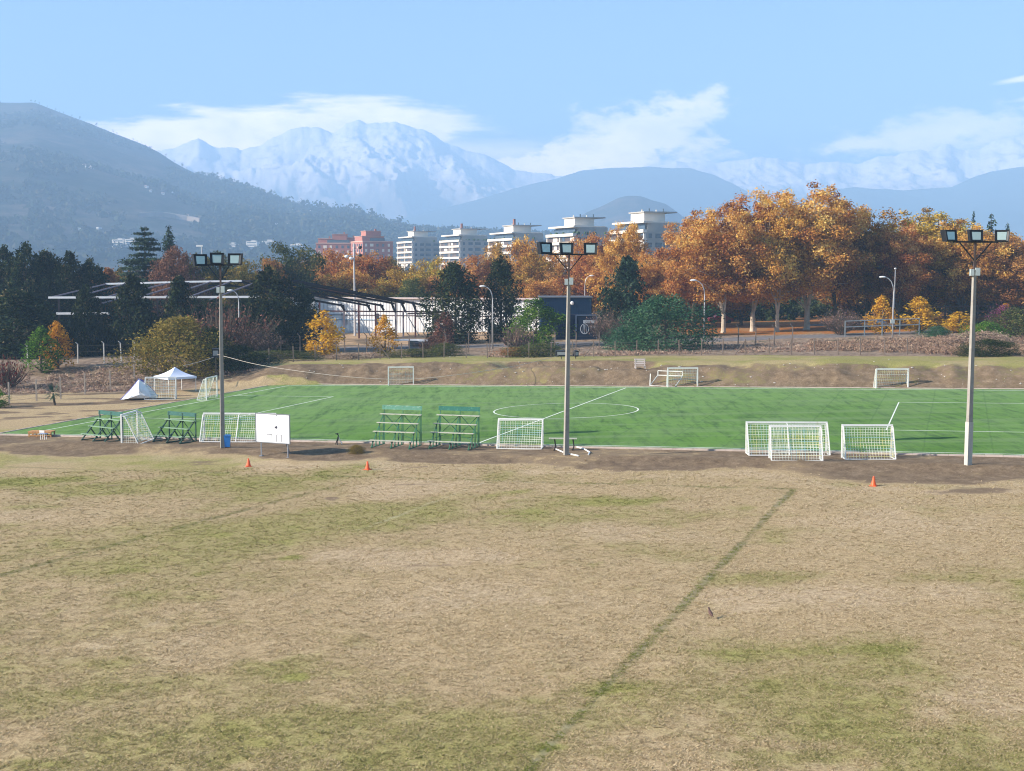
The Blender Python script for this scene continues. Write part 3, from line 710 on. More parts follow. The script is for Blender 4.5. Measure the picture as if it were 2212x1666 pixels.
BARK_PALE = mat('bark_pale', (.46, .38, .29), .9, var=.45, scale=1.4, bump=.5)
BARK = mat('bark_brown', (.10, .075, .055), .95, var=.4, scale=2.0, bump=.5)
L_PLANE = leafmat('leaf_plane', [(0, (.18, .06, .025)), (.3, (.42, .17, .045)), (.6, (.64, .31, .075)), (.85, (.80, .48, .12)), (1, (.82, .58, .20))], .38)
L_GOLD = leafmat('leaf_gold', [(0, (.20, .10, .02)), (.4, (.42, .24, .04)), (.75, (.60, .38, .06)), (1, (.40, .36, .08))])
L_BROWN = leafmat('leaf_brown', [(0, (.16, .07, .03)), (.5, (.42, .20, .06)), (1, (.60, .36, .10))])
L_YELLOW = leafmat('leaf_yellow', [(0, (.30, .13, .02)), (.4, (.60, .30, .03)), (1, (.75, .46, .05))], .35)
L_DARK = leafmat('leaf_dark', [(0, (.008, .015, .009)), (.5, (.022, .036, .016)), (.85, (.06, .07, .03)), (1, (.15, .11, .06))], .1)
L_MIXG = leafmat('leaf_olive', [(0, (.03, .045, .015)), (.5, (.075, .095, .03)), (1, (.22, .18, .06))])
L_PITT = leafmat('leaf_sea_green', [(0, (.015, .05, .03)), (.5, (.045, .12, .06)), (1, (.13, .22, .12))])
L_LIME = leafmat('leaf_bright', [(0, (.02, .06, .01)), (.5, (.08, .18, .02)), (1, (.22, .34, .05))], .3)
L_CEDAR = leafmat('leaf_cedar', [(0, (.012, .026, .018)), (.6, (.035, .065, .038)), (1, (.09, .12, .075))], .1)
L_OCHRE = leafmat('leaf_ochre', [(0, (.05, .06, .02)), (.35, (.17, .14, .035)), (.75, (.38, .25, .06)), (1, (.14, .17, .05))])
L_RED = leafmat('leaf_red', [(0, (.08, .035, .025)), (.5, (.19, .09, .06)), (1, (.36, .19, .12))])
L_CRIM = leafmat('leaf_crimson', [(0, (.06, .01, .012)), (.6, (.16, .025, .025)), (1, (.26, .07, .05))])
L_DRY = leafmat('leaf_dry', [(0, (.20, .13, .10)), (.5, (.40, .28, .20)), (1, (.58, .45, .33))], .1)
L_DARK2 = leafmat('leaf_dark_green', [(0, (.012, .022, .012)), (.6, (.035, .055, .022)), (1, (.11, .11, .04))], .1)
L_PALM = leafmat('leaf_palm', [(0, (.015, .04, .015)), (1, (.06, .13, .04))], .1)
L_MAGENTA = leafmat('leaf_magenta', [(0, (.05, .05, .03)), (.5, (.09, .05, .06)), (1, (.28, .06, .18))], .2)
L_GREYRED = leafmat('leaf_grey_red', [(0, (.10, .06, .06)), (.5, (.20, .11, .10)), (1, (.30, .18, .14))], .1)

PROTO = {}
def proto(kind, v):
    key = (kind, v)
    if key in PROTO: return PROTO[key]
    s = 100+hash_s(kind)+v*17
    if kind == 'plane': H, W, r = 22, 14, broad_tree(s, 22, 14, .15, 190, (.9, 1.7), 135, .155, 3, .34, topheavy=.5, shell=.3, holes=.1)
    elif kind == 'plane_low': H, W, r = 15, 11, broad_tree(s, 15, 11, .06, 130, (.9, 1.6), 125, .16, 3, .26, topheavy=.5, shell=.3)
    elif kind == 'broad': H, W, r = 12, 10, broad_tree(s, 12, 10, .04, 110, (.8, 1.5), 140, .145, 3, .2, shell=.3, holes=.05)
    elif kind == 'round': H, W, r = 7, 8, column(s, 7, 8.2, 15000, .17, [(0, .85), (.15, 1), (.4, 1), (.65, .85), (.85, .58), (1, .2)], .0, .12, 2.2, 1.1)
    elif kind == 'shrub': H, W, r = 4, 6, column(s, 4, 6, 8000, .14, [(0, .9), (.15, 1), (.4, .98), (.65, .82), (.85, .5), (1, .15)], .0, .2, 1.6, 1.1)
    elif kind == 'young': H, W, r = 6, 3.2, column(s, 6, 3.4, 2300, .18, [(0, .35), (.15, .8), (.35, 1), (.6, .72), (.85, .35), (1, .08)], .06, .25, .9, 1.2)
    elif kind == 'cypress': H, W, r = 14, 5, column(s, 14, 5.6, 9500, .28, None, .02, .55, 2.0)
    elif kind == 'laurel': H, W, r = 12, 6.5, column(s, 12, 6.5, 10500, .26, [(0, .8), (.2, 1), (.5, .95), (.75, .72), (.92, .38), (1, .1)], .01, .3, 1.9, 1.2)
    elif kind == 'bright': H, W, r = 7, 5.4, column(s, 7, 5.6, 7000, .21, [(0, .75), (.25, 1), (.55, .9), (.8, .6), (1, .15)], .02, .05, 1.3, 1.0)
    elif kind == 'conifer': H, W, r = 16, 7, conifer(s, 16, 7.5, 24, .04, .27, 1.0, .1, .8, .2, .3)
    elif kind == 'cedar': H, W, r = 20, 13, conifer(s, 20, 14, 21, .10, .24, 1.7, .06, .62, .06, .3)
    elif kind == 'spruce': H, W, r = 12, 5, conifer(s, 12, 5, 20, .03, .22, 1.0, .2, .95, .15, .2)
    elif kind == 'twiggy': H, W, r = 9, 9, twiggy(s)
    elif kind == 'twigshrub': H, W, r = 3, 3, twiggy(s, 3, 3.4, 90, 7, .09)
    tr, (V, Fq, v_) = r
    # normalise to the nominal size, root at z = 0
    lo = np.percentile(V, 7, 0); hi = np.percentile(V, 93, 0)*[1, 1, 0]+V.max(0)*[0, 0, 1]; sx = W*.86/((hi[0]-lo[0]+hi[1]-lo[1])/2); sz = H/hi[2]
    V = V*np.array([sx, sx, sz])
    tme = tr.build('trunk', BARK)
    tme.data.transform(Matrix.Diagonal((sx, sx, sz, 1)))
    cro = npmesh('crown', V, Fq, L_PLANE, {'v': ('FLOAT', 'POINT', v_)})
    d1, d2 = tme.data, cro.data; bpy.data.objects.remove(tme); bpy.data.objects.remove(cro)
    PROTO[key] = (H, W, d1, d2); return PROTO[key]
def hash_s(s): return sum(ord(c)*(i+3) for i, c in enumerate(s)) % 997
MESHCACHE = {}
def with_mat(me, m):
    k = (me.name, m.name)
    if k not in MESHCACHE:
        c = me.copy(); c.materials.clear(); c.materials.append(m); MESHCACHE[k] = c
    return MESHCACHE[k]
tn = random.Random(11)
def tree(kind, px, top, wpx, Y, leafm, name, label, cat='tree', group=None, base_py=None, bark=None, dz=0.0, v=None, wz=1.0):
    """plant a tree at picture column px and distance Y, tall enough to reach picture row top, wpx wide"""
    if base_py is not None:
        b = hit(px, base_py)
        if Y is None: Y = b.y
    b = at(px, 760, Y); b.z = gz(b.x, b.y)+dz
    tp = at(px, top, Y); h = tp.z-b.z; w = wpx/F*Y*1.12
    v = tn.randrange(3) if v is None else v
    H, W_, me1, me2 = proto(kind, v)
    o = thing(name, label, cat, b, tn.uniform(0, 6.28), group)
    o.scale = (w/W_, w/W_, h/H)
    for nm, me, m in (('trunk', me1, bark or BARK), ('crown', me2, leafm)):
        c = bpy.data.objects.new(nm, with_mat(me, m)); COL.objects.link(c); c.parent = o
    return o

# plane trees in full autumn colour on the right
PT = 'plane trees in autumn colour'
for kind, px, top, w, Y, lm, lab, bp_ in [
    ('plane', 1347, 474, 72, 222, L_PLANE, 'orange plane tree rising behind the blue container and the tall dark cypress', 0),
    ('plane', 1300, 505, 80, 236, L_PLANE, 'orange brown plane tree above the dark blue building, right of the middle floodlight heads', 0),
    ('plane', 1405, 535, 80, 215, L_PLANE, 'orange plane tree just below the roof of the largest white apartment block', 0),
    ('plane', 1496, 450, 105, 212, L_PLANE, 'tall orange plane tree beside the right edge of the largest white apartment block', 0),
    ('plane', 1562, 432, 130, 197, L_PLANE, 'orange plane tree with a pale forked trunk next to the curved street lamp', BARK_PALE),
    ('plane', 1625, 403, 135, 200, L_PLANE, 'tall rust orange plane tree with a slim pale trunk, left of the tallest tree', BARK_PALE),
    ('plane', 1678, 418, 110, 197, L_PLANE, 'rust plane tree with one straight bare pale trunk under the tallest crown', BARK_PALE),
    ('plane', 1742, 388, 165, 202, L_PLANE, 'tallest orange plane tree, its pale trunk forking low above the leaf litter', BARK_PALE),
    ('plane', 1802, 410, 115, 208, L_PLANE, 'copper plane tree at the right shoulder of the tallest tree', 0),
    ('plane', 1872, 448, 140, 212, L_GOLD, 'thin golden plane tree right of the tallest tree, behind the tall street lamp', 0),
    ('plane', 1938, 474, 105, 205, L_PLANE, 'brown plane tree in shade behind the golden saplings', 0),
    ('plane', 2000, 444, 150, 214, L_GOLD, 'wide golden plane tree left of the right floodlight heads', 0),
    ('plane', 2072, 470, 120, 208, L_PLANE, 'orange brown plane tree directly behind the right floodlight pole', 0),
    ('plane', 2140, 492, 130, 218, L_BROWN, 'dull brown plane tree below the spruce tops on the right', 0),
    ('plane', 2200, 500, 130, 205, L_BROWN, 'half bare brown plane tree with dark limbs at the right edge', 0),
    ('plane', 2290, 500, 130, 215, L_BROWN, 'brown plane tree cut off by the right edge of the view', 0),
    ('plane_low', 1600, 540, 110, 222, L_PLANE, 'lower orange plane tree filling in between the two slim pale trunks', 0),
    ('plane_low', 1840, 560, 130, 225, L_PLANE, 'shaded brown plane tree low behind the metal rail fence', 0),
    ('plane_low', 1965, 565, 130, 228, L_PLANE, 'shaded brown plane tree between the two golden saplings', 0),
    ('plane_low', 2080, 570, 130, 232, L_BROWN, 'shaded brown plane tree behind the dark wooden rail fence', 0),
    ('plane_low', 1500, 560, 110, 225, L_PLANE, 'copper plane tree behind the round sea green bush', 0)]:
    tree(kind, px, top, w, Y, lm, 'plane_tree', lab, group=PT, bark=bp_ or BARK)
# the lower row in the middle
PM = 'autumn trees behind the white shed'
for kind, px, top, w, Y, lm, lab in [
    ('broad', 640, 560, 70, 258, L_PLANE, 'small orange brown tree right of the dark laurels, left of the golden row'),
    ('broad', 690, 548, 80, 262, L_GOLD, 'golden brown tree in front of the left end of the red brick flats'),
    ('broad', 738, 528, 85, 255, L_PLANE, 'orange tree standing left of the tall thin lamp mast'),
    ('broad', 795, 540, 85, 252, L_PLANE, 'orange tree standing right of the tall thin lamp mast'),
    ('broad', 842, 552, 60, 262, L_OCHRE, 'ochre tree in front of the left edge of the farthest white block'),
    ('broad', 893, 598, 56, 232, L_MIXG, 'low olive green tree just above the shed roof'),
    ('broad', 934, 546, 55, 258, L_GOLD, 'golden tree covering the middle of the farthest white block'),
    ('broad', 975, 562, 60, 262, L_PLANE, 'orange tree between the two farthest white blocks'),
    ('broad', 1030, 548, 70, 268, L_PLANE, 'orange tree beneath the second farthest white block'),
    ('broad', 1072, 520, 62, 272, L_BROWN, 'brownish tree behind the two dark evergreens by the shed'),
    ('broad', 1128, 505, 60, 262, L_PLANE, 'orange tree in front of the middle white block'),
    ('broad', 1150, 540, 70, 242, L_GOLD, 'golden yellow tree above the bright green bush'),
    ('broad', 1190, 540, 60, 252, L_PLANE, 'orange tree directly behind the middle floodlight heads'),
    ('broad', 1262, 492, 52, 258, L_PLANE, 'tall orange tree against the balconies of the second nearest white block'),
    ('broad', 1375, 540, 80, 236, L_BROWN, 'reddish brown tree close behind the tall dark cypress'),
    ('broad', 870, 575, 75, 245, L_GOLD, 'low golden tree above the white shed'),
    ('broad', 765, 580, 90, 240, L_PLANE, 'low copper tree above the black rafters'),
    ('broad', 710, 590, 80, 242, L_GOLD, 'low golden tree at the left end of the shed roof'),
    ('broad', 1010, 585, 90, 243, L_PLANE, 'low orange tree between the two dark evergreens'),
    ('broad', 1240, 570, 90, 238, L_PLANE, 'low orange tree above the roof of the dark blue building'),
    ('broad', 950, 590, 70, 246, L_BROWN, 'low brown tree left of the taller dark evergreen pair'),
    ('broad', 1320, 560, 90, 235, L_PLANE, 'orange tree behind the right end of the blue container'),
    ('broad', 1160, 600, 80, 232, L_PLANE, 'low copper tree above the junction of shed and blue building')]:
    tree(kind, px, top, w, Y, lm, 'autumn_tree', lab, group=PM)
# trees on the left
for kind, px, top, w, Y, lm, nm, lab, g in [
    ('laurel', -45, 560, 120, 205, L_DARK, 'dark_tree', 'dark evergreen tree cut off by the left edge of the view', 'dark trees on the left'),
    ('laurel', 12, 527, 75, 205, L_DARK, 'dark_tree', 'dark evergreen tree at the far left end of the row', 'dark trees on the left'),
    ('laurel', 62, 520, 72, 203, L_DARK, 'dark_tree', 'dark evergreen tree, tallest of the row at the left end', 'dark trees on the left'),
    ('laurel', 108, 535, 72, 205, L_DARK, 'dark_tree', 'dark evergreen tree above the left end of the white roof beam', 'dark trees on the left'),
    ('laurel', 150, 538, 70, 204, L_DARK, 'dark_tree', 'dark evergreen tree with brown tips over the roof frame corner', 'dark trees on the left'),
    ('laurel', 196, 550, 74, 206, L_DARK, 'dark_tree', 'dark evergreen tree left of the reddish tree and the cedar', 'dark trees on the left'),
    ('laurel', 35, 620, 110, 176, L_DARK, 'dark_tree', 'dark leafy tree in front of the row at the left edge', 'dark trees on the left'),
    ('laurel', 90, 660, 70, 181, L_DARK, 'dark_tree', 'dark tree close to the left corner of the roof frame', 'dark trees on the left'),
    ('laurel', 232, 575, 72, 210, L_BROWN, 'brown_tree', 'reddish brown tree left of the layered cedar', None),
    ('laurel', 262, 572, 48, 228, L_OCHRE, 'yellow_tree', 'yellowish tree between the reddish tree and the cedar', None),
    ('cedar', 318, 488, 124, 222, L_CEDAR, 'cedar_tree', 'large cedar with flat layered boughs against the hazy hill', None),
    ('conifer', 370, 486, 52, 226, L_CEDAR, 'conifer_tree', 'pointed dark conifer right behind the layered cedar', None),
    ('broad', 385, 528, 78, 214, L_RED, 'red_tree', 'dusty red tree between the pointed conifer and left lamp heads', None),
    ('broad', 430, 545, 60, 224, L_OCHRE, 'yellow_tree', 'pale yellow green tree directly behind the left floodlight heads', None),
    ('broad', 470, 540, 75, 228, L_MIXG, 'green_tree', 'olive green tree between the left floodlight heads', None),
    ('broad', 540, 552, 80, 222, L_OCHRE, 'yellow_tree', 'yellow green tree right of the left floodlight heads', None),
    ('broad', 585, 556, 66, 230, L_BROWN, 'brown_tree', 'orange brown tree behind the black rafters', None),
    ('broad', 632, 512, 90, 236, L_MIXG, 'green_tree', 'tall olive green tree, broad at its foot, left of the red brick flats', None),
    ('laurel', 585, 570, 78, 178, L_DARK, 'dark_tree', 'tall dark laurel left of the orange sapling, right of the pole', 'dark trees inside the roof frame'),
    ('laurel', 655, 610, 58, 180, L_DARK, 'dark_tree', 'dark laurel touching the left side of the orange sapling', 'dark trees inside the roof frame'),
    ('laurel', 620, 640, 62, 176, L_DARK, 'dark_tree', 'lower dark laurel between the two taller ones by the sapling', 'dark trees inside the roof frame'),
    ('cypress', 187, 610, 56, 179, L_DARK, 'dark_cypress', 'dark cypress crossing the white beams near the frame corner', 'dark cypresses in front of the roof frame'),
    ('cypress', 290, 590, 74, 180, L_DARK, 'dark_cypress', 'wide dark cypress hiding the middle of the white beams', 'dark cypresses in front of the roof frame'),
    ('cypress', 392, 592, 62, 181, L_DARK, 'dark_cypress', 'dark cypress in front of the ridge beam above the ochre bush', 'dark cypresses in front of the roof frame'),
    ('laurel', 235, 690, 110, 186, L_DARK, 'dark_tree', 'low dark tree in the shade under the roof frame, left part', 'dark trees inside the roof frame'),
    ('laurel', 150, 700, 80, 184, L_DARK, 'dark_tree', 'low dark tree behind the green and yellow saplings on the left', 'dark trees inside the roof frame'),
    ('laurel', 340, 690, 90, 188, L_DARK, 'dark_tree', 'low dark tree in the shade behind the ochre bush', 'dark trees inside the roof frame'),
    ('laurel', 530, 640, 70, 190, L_DARK, 'dark_tree', 'dark tree in shade behind the reddish sprouts and lamp', 'dark trees inside the roof frame'),
    ('broad', 455, 640, 90, 194, L_DARK, 'dark_tree', 'dark tree behind the left floodlight pole under the beams', 'dark trees inside the roof frame'),
    ('laurel', 30, 690, 90, 182, L_DARK, 'dark_tree', 'dark tree above the pale gap at the left edge', 'dark trees on the left'),
    ('laurel', 985, 562, 82, 190, L_DARK2, 'evergreen_tree', 'dark green tree with a loose crown in front of the white shed', 'evergreens by the shed'),
    ('laurel', 1082, 543, 60, 192, L_DARK, 'evergreen_tree', 'tall dark evergreen behind the curved street lamp by the shed', 'evergreens by the shed'),
    ('cypress', 1352, 548, 80, 188, L_CEDAR, 'cypress_tree', 'tall dark green cypress against the orange trees', None),
    ('conifer', 2095, 455, 24, 262, L_CEDAR, 'spruce_tree', 'thin spruce top left of the pair above the right lamp heads', 'spruces above the right lamp heads'),
    ('spruce', 2133, 462, 44, 268, L_CEDAR, 'spruce_tree', 'widest spruce top of the three above the right lamp heads', 'spruces above the right lamp heads'),
    ('spruce', 2168, 482, 26, 268, L_CEDAR, 'spruce_tree', 'small spruce top right of the widest one', 'spruces above the right lamp heads')]:
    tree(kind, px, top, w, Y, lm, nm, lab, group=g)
# shrubs, saplings and bushes
for kind, px, top, w, Y, lm, nm, lab, g in [
    ('round', 388, 674, 150, 148, L_OCHRE, 'ochre_bush', 'big ochre and green bush left of the left floodlight pole', None),
    ('twiggy', 478, 640, 150, 168, L_RED, 'sprouting_tree', 'feathery reddish tree with upright sprouts behind the left pole', None),
    ('twiggy', 545, 700, 90, 166, L_GREYRED, 'sprouting_tree', 'smaller reddish twiggy tree at the foot of the dark laurels', None),
    ('young', 88, 703, 54, 153, L_LIME, 'green_sapling', 'slim green sapling beside the yellow one on the left', 'saplings'),
    ('young', 125, 692, 44, 155, L_YELLOW, 'yellow_sapling', 'yellow sapling beside the green one on the left', 'saplings'),
    ('young', 698, 668, 58, 166, L_YELLOW, 'yellow_sapling', 'orange yellow sapling against the dark laurels and the shed', 'saplings'),
    ('young', 832, 678, 38, 168, L_YELLOW, 'yellow_sapling', 'thin orange sapling in front of the middle of the shed', 'saplings'),
    ('young', 961, 673, 34, 182, L_RED, 'red_sapling', 'small orange red tree at the left foot of the loose evergreen', 'saplings'),
    ('young', 1905, 636, 42, 184, L_YELLOW, 'yellow_sapling', 'golden sapling leaning against the tall street lamp', 'saplings'),
    ('young', 1985, 640, 58, 186, L_YELLOW, 'yellow_sapling', 'broad golden sapling right of the tall street lamp', 'saplings'),
    ('young', 2070, 672, 48, 184, L_YELLOW, 'yellow_sapling', 'golden sapling half hidden by the right floodlight pole', 'saplings'),
    ('young', 2170, 654, 26, 188, L_YELLOW, 'yellow_sapling', 'small golden sapling by the magenta blossoms at the right edge', 'saplings'),
    ('bright', 1158, 642, 82, 178, L_LIME, 'green_bush', 'bright green rounded bush left of the dark blue building', None),
    ('round', 1437, 630, 150, 168, L_PITT, 'green_bush', 'large sea green bush right of the blue container', None),
    ('shrub', 515, 742, 100, 150, L_DARK2, 'low_hedge', 'dark low bush added as shade right behind the left floodlight pole', None),  # dark shrub added to stand for the deep shade behind the pole
    ('round', 455, 700, 70, 153, L_DARK2, 'green_bush', 'dark green bush squeezed between the ochre bush and the left pole', None),
    ('shrub', 1345, 700, 60, 172, L_PITT, 'green_bush', 'lower lobe of green bush at the left foot of the large one', None),
    ('round', 2138, 730, 100, 141, L_DARK2, 'green_bush', 'dark round bush on the bank right of the right pole', None),
    ('shrub', 2190, 660, 90, 170, L_MIXG, 'green_bush', 'dark bush beside the magenta blossoms at the right edge', None),
    ('shrub', 2165, 652, 60, 173, L_MAGENTA, 'blossom_shrub', 'shrub with magenta blossoms at the right edge', None),
    ('shrub', 2130, 690, 70, 168, L_LIME, 'green_bush', 'yellow green bush below the magenta blossoms', None),
    ('shrub', 2022, 702, 52, 176, L_PITT, 'green_bush', 'small green bush right of the broad golden sapling', None),
    ('shrub', 2120, 712, 110, 162, L_DRY, 'dry_bush', 'straw coloured dry bush above the dark round bush', None),
    ('shrub', 2225, 768, 80, 139, L_DRY, 'dry_bush', 'dry bush at the right edge beside the dark round bush', None),
    ('shrub', 2066, 772, 44, 143, L_DRY, 'dry_bush', 'brown dry bush at the left foot of the dark round bush', None),
    ('shrub', 1165, 738, 100, 160, L_MIXG, 'low_hedge', 'low olive hedge behind the wire fence below the bright green bush', None),
    ('shrub', 1110, 748, 60, 162, L_BROWN, 'low_hedge', 'low brown brambles left of the olive hedge', None),
    ('shrub', 890, 752, 90, 160, L_MIXG, 'low_hedge', 'low green brambles under the thin orange sapling', None),
    ('shrub', 960, 738, 60, 164, L_MIXG, 'low_hedge', 'dark low brambles beside the paved yard', None),
    ('shrub', 760, 762, 110, 160, L_DRY, 'dry_bush', 'dry grey bush under the orange yellow sapling', None),
    ('shrub', 600, 755, 150, 158, L_MIXG, 'low_hedge', 'dark low brambles at the foot of the dark laurels', None),
    ('shrub', 935, 722, 46, 170, L_RED, 'red_bush', 'low orange red bush in front of the paved yard', None),
    ('twigshrub', 1118, 700, 50, 172, L_GREYRED, 'red_bush', 'bare reddish twigs right of the curved street lamp', None),
    ('twigshrub', 15, 765, 55, 142, L_CRIM, 'red_bush', 'crimson leaved young tree at the left edge behind the fence', None),
    ('young', -5, 840, 30, 122, L_LIME, 'green_sapling', 'dark green sapling cut by the left edge', None),
    ('twiggy', 1312, 660, 60, 182, L_GREYRED, 'bare_tree', 'small bare tree right of the blue container', None),
    ('twiggy', 1815, 660, 60, 185, L_GREYRED, 'bare_tree', 'thin half bare tree in front of the metal rail', None),
    ('twiggy', 1350, 690, 50, 186, L_CRIM, 'red_bush', 'dark red shrub between the cypress and the container', None),
    ('shrub', 1830, 738, 60, 176, L_MIXG, 'low_hedge', 'small dark bush left of the tall street lamp foot', None),
    ('shrub', 1880, 735, 60, 178, L_MIXG, 'low_hedge', 'dark low shrub at the tall street lamp foot', None),
    ('shrub', 1640, 745, 26, 178, L_PITT, 'green_bush', 'tiny green bush beside the pale trunks', None)]:
    tree(kind, px, top, w, Y, lm, nm, lab, cat='bush' if 'bush' in nm or 'hedge' in nm else 'tree', group=g)

# ------------------------------------------------------------------ sports equipment
WHITE = mat('white_paint', (.80, .79, .76), .5, var=.06, dirt=(.55, .50, .44), dscale=3)
NETW = mat('net_cord', (.78, .80, .70), .8, var=.1)
NETB = mat('net_cord_blue', (.30, .50, .55), .8, var=.2)
NETY = mat('net_cord_yellow', (.72, .66, .30), .8, var=.2)
def face(px, py, Y=None):
    return hit(px, py)
def goal(px, py, w, h, rz, label, depth=1.0, top=.25, back_to_us=True, tube=.10, brace=False, cat='football goal', group='football goals', lift=0.0, netm=None, cell=.16, sag=.22):
    """goal with its mouth on the local x axis, the net towards -y; px,py is the picture point of one mouth foot's middle"""
    p = hit(px, py) if not isinstance(px, Vector) else px
    o = thing('football_goal', label, cat, (p.x, p.y, p.z+lift), rz, group)
    r = tube/2; s = -1
    for sx in (-1, 1):
        m = MB(); m.box((sx*(w/2-r), 0, h/2), (tube, tube, h)); m.build('post', WHITE, o)
    m = MB(); m.box((0, 0, h+r+.002), (w, tube, tube)); m.build('crossbar', WHITE, o)
    m = MB()
    for sx in (-1, 1):
        x = sx*(w/2-r)
        m.bar((x, s*.05, h-.03), (x, s*top, h-.03), .055); m.bar((x, s*top, h-.03), (x, s*depth, .06), .055)
        m.bar((x, s*.06, .04), (x, s*depth, .04), .055)
    m.bar((-w/2+r, s*depth, .04), (w/2-r, s*depth, .04), .06)
    m.bar((-w/2+r, s*top, h-.03), (w/2-r, s*top, h-.03), .03)
    if brace: m.bar((0, s*top, h-.03), (0, s*depth, .05), .06); m.bar((0, s*.05, h-.03), (0, s*top, h-.03), .05)
    m.build('back_frame', WHITE, o)
    # net: cords on the back face and the two sides
    m = MB(); c = .0135
    def P(sx, t, k):                       # sx across -1..1, t down 0..1
        x = sx*(w/2-r); y0 = top+(depth-top)*t; z = (h-.04)*(1-t)+.05*t
        b = sag*math.sin(math.pi*min(1, t*1.1))*(1-sx*sx)
        return Vector((x, s*(y0-b), z))
    nx = int(w/cell); nz_ = int(math.hypot(h, depth-top)/cell)
    rr = random.Random(int(w*100+h*10))
    for i in range(1, nx):
        m.mi = rr.choice((0, 0, 0, 1, 2)); sx = -1+2*i/nx; pts = [P(sx+.01*math.sin(9*t/nz_+i), t/nz_, 0) for t in range(0, nz_+1, 2)]
        for a, b in zip(pts[:-1], pts[1:]): m.bar(a, b, c, c)
    for j in range(1, nz_):
        m.mi = rr.choice((0, 0, 1, 2)); t = j/nz_; pts = [P(-1+2*i/8, t, 0) for i in range(9)]
        for a, b in zip(pts[:-1], pts[1:]): m.bar(a, b, c*1.5, c*1.5)
    for sx in (-1, 1):
        x = sx*(w/2-r)
        for j in range(1, nz_):
            t = j/nz_; m.mi = rr.choice((0, 0, 1, 2)); yb = top+(depth-top)*t; z = (h-.04)*(1-t)+.05*t
            m.bar((x, s*.04, z), (x, s*yb, z), c, c)
        for q in range(1, int(depth/cell)):
            y = q*cell; zt = h-.05 if y < top else (h-.04)*(1-(y-top)/(depth-top)); m.mi = 0
            m.bar((x, s*y, .05), (x, s*y, max(.06, zt)), c, c)
    m.build('net', [NETW, NETB, NETY], o)
    return o
def span(pxa, pya, pxb, pyb):
    a = hit(pxa, pya); b = hit(pxb, pyb); return a, b, (a+b)/2, math.hypot(b.x-a.x, b.y-a.y), math.atan2(b.y-a.y, b.x-a.x)
near_rz = PHI
def goal_px(pxl, pxr, py_back, py_top, label, dd=1.0, rz=PHI, **kw):
    """near goals with their backs to us: back bar spans pxl..pxr at row py_back"""
    a = hit((pxl+pxr)/2, py_back); d = Vector((-math.sin(rz), math.cos(rz), 0))
    w = (pxr-pxl)/F*a.y/math.cos(rz)*kw.pop('wk', 1.0)
    m = a+d*dd; m.z = gz(m.x, m.y); tp = at((pxl+pxr)/2, py_top, m.y); h = tp.z-m.z-.1
    return goal(m, 0, w, h, rz, label, depth=dd, **kw)
goal_px(1071, 1171, 971, 904, 'white goal between the light bleachers and the middle floodlight pole', rz=-.12)
goal_px(1616, 1795, 986, 911, 'widest white goal with a centre brace, standing behind a smaller goal', rz=-.03, dd=1.2, brace=True, sag=.1)
goal_px(1665, 1779, 995, 919, 'white goal standing directly in front of the widest goal', rz=-.06)
goal_px(1825, 1937, 993, 917, 'white goal standing alone between the widest goal and the right floodlight pole', rz=-.02)
goal_px(428, 590, 956, 892, 'wide white goal partly hidden by the left pole, blue bin and whiteboard', rz=-.05, dd=1.2, brace=True, sag=.1)
a, b, mid, L, rz = span(252.5, 960, 307, 948.5)
goal(Vector((mid.x, mid.y, gz(mid.x, mid.y))), 0, 3.2, 2.0, rz, 'white goal turned sideways between the two dark green bleachers', depth=1.15)
# far side, mouths to us
def goal_far(pxl, pxr, py, pt, label, dd=1.0, rz=PHI, **kw):
    a = hit((pxl+pxr)/2, py); w = (pxr-pxl)/F*a.y/math.cos(rz)
    h = at((pxl+pxr)/2, pt, a.y).z-a.z-.1
    return goal(a, 0, w, h, rz+math.pi, label, depth=dd, sag=.1, **kw)
goal_far(838, 894, 833, 792, 'white goal on the far touchline, the one farthest left against the bank', dd=1.1, rz=.05)
goal_far(1441, 1508, 836.5, 794, 'white goal on the far touchline beside an overturned frame', dd=.9, rz=.03)
goal_far(1891, 1963, 839, 796, 'white goal on the far touchline, right of all the others there', dd=.8, rz=.02)
g1 = hit(348, 862); goal(Vector((g1.x, g1.y, g1.z)), 0, 2.9, 2.0, .12, 'white goal with a torn net under the blue canopy', depth=1.0, sag=.1)
g1 = hit(372, 862)
a, b, mid, L, rz = span(425, 868, 489, 857)
goal(Vector((mid.x, mid.y, gz(mid.x, mid.y))), 0, 3.1, 2.0, rz+math.pi+.25, 'white goal at the left goal line, half behind the left floodlight pole', depth=.9, sag=.1)
# overturned small frame by the bank
def frame_thing():
    a = hit(1404, 834.5); b = hit(1462, 836)
    o = thing('overturned_frame', 'bare white goal frame lying tipped over beside the far goal', 'goal frame', a, math.atan2(b.y-a.y, b.x-a.x))
    k = a.y/F; m = MB()
    m.bar((0, 0, .05), (58*k, 0, .05), .07); m.bar((0, .5, .05), (58*k, .5, .05), .06)
    m.bar((0, 0, .05), (0, .1, 27*k), .07); m.build('base_frame', WHITE, o)
    m = MB()
    for z in (12.5*k, 22*k): m.bar((14*k, .5, z+.5), (70*k, .5, z+.5), .06)
    m.bar((14*k, .5, 12.5*k+.5), (14*k, .5, 22*k+.5), .06); m.bar((70*k, .5, 12.5*k+.5), (70*k, .5, 22*k+.5), .06)
    for x0, x1 in ((0, 14*k), (58*k, 70*k)): m.bar((x0, 0, .07), (x1, .5, 12.5*k+.5), .06)
    m.build('raised_frame', WHITE, o)
frame_thing()

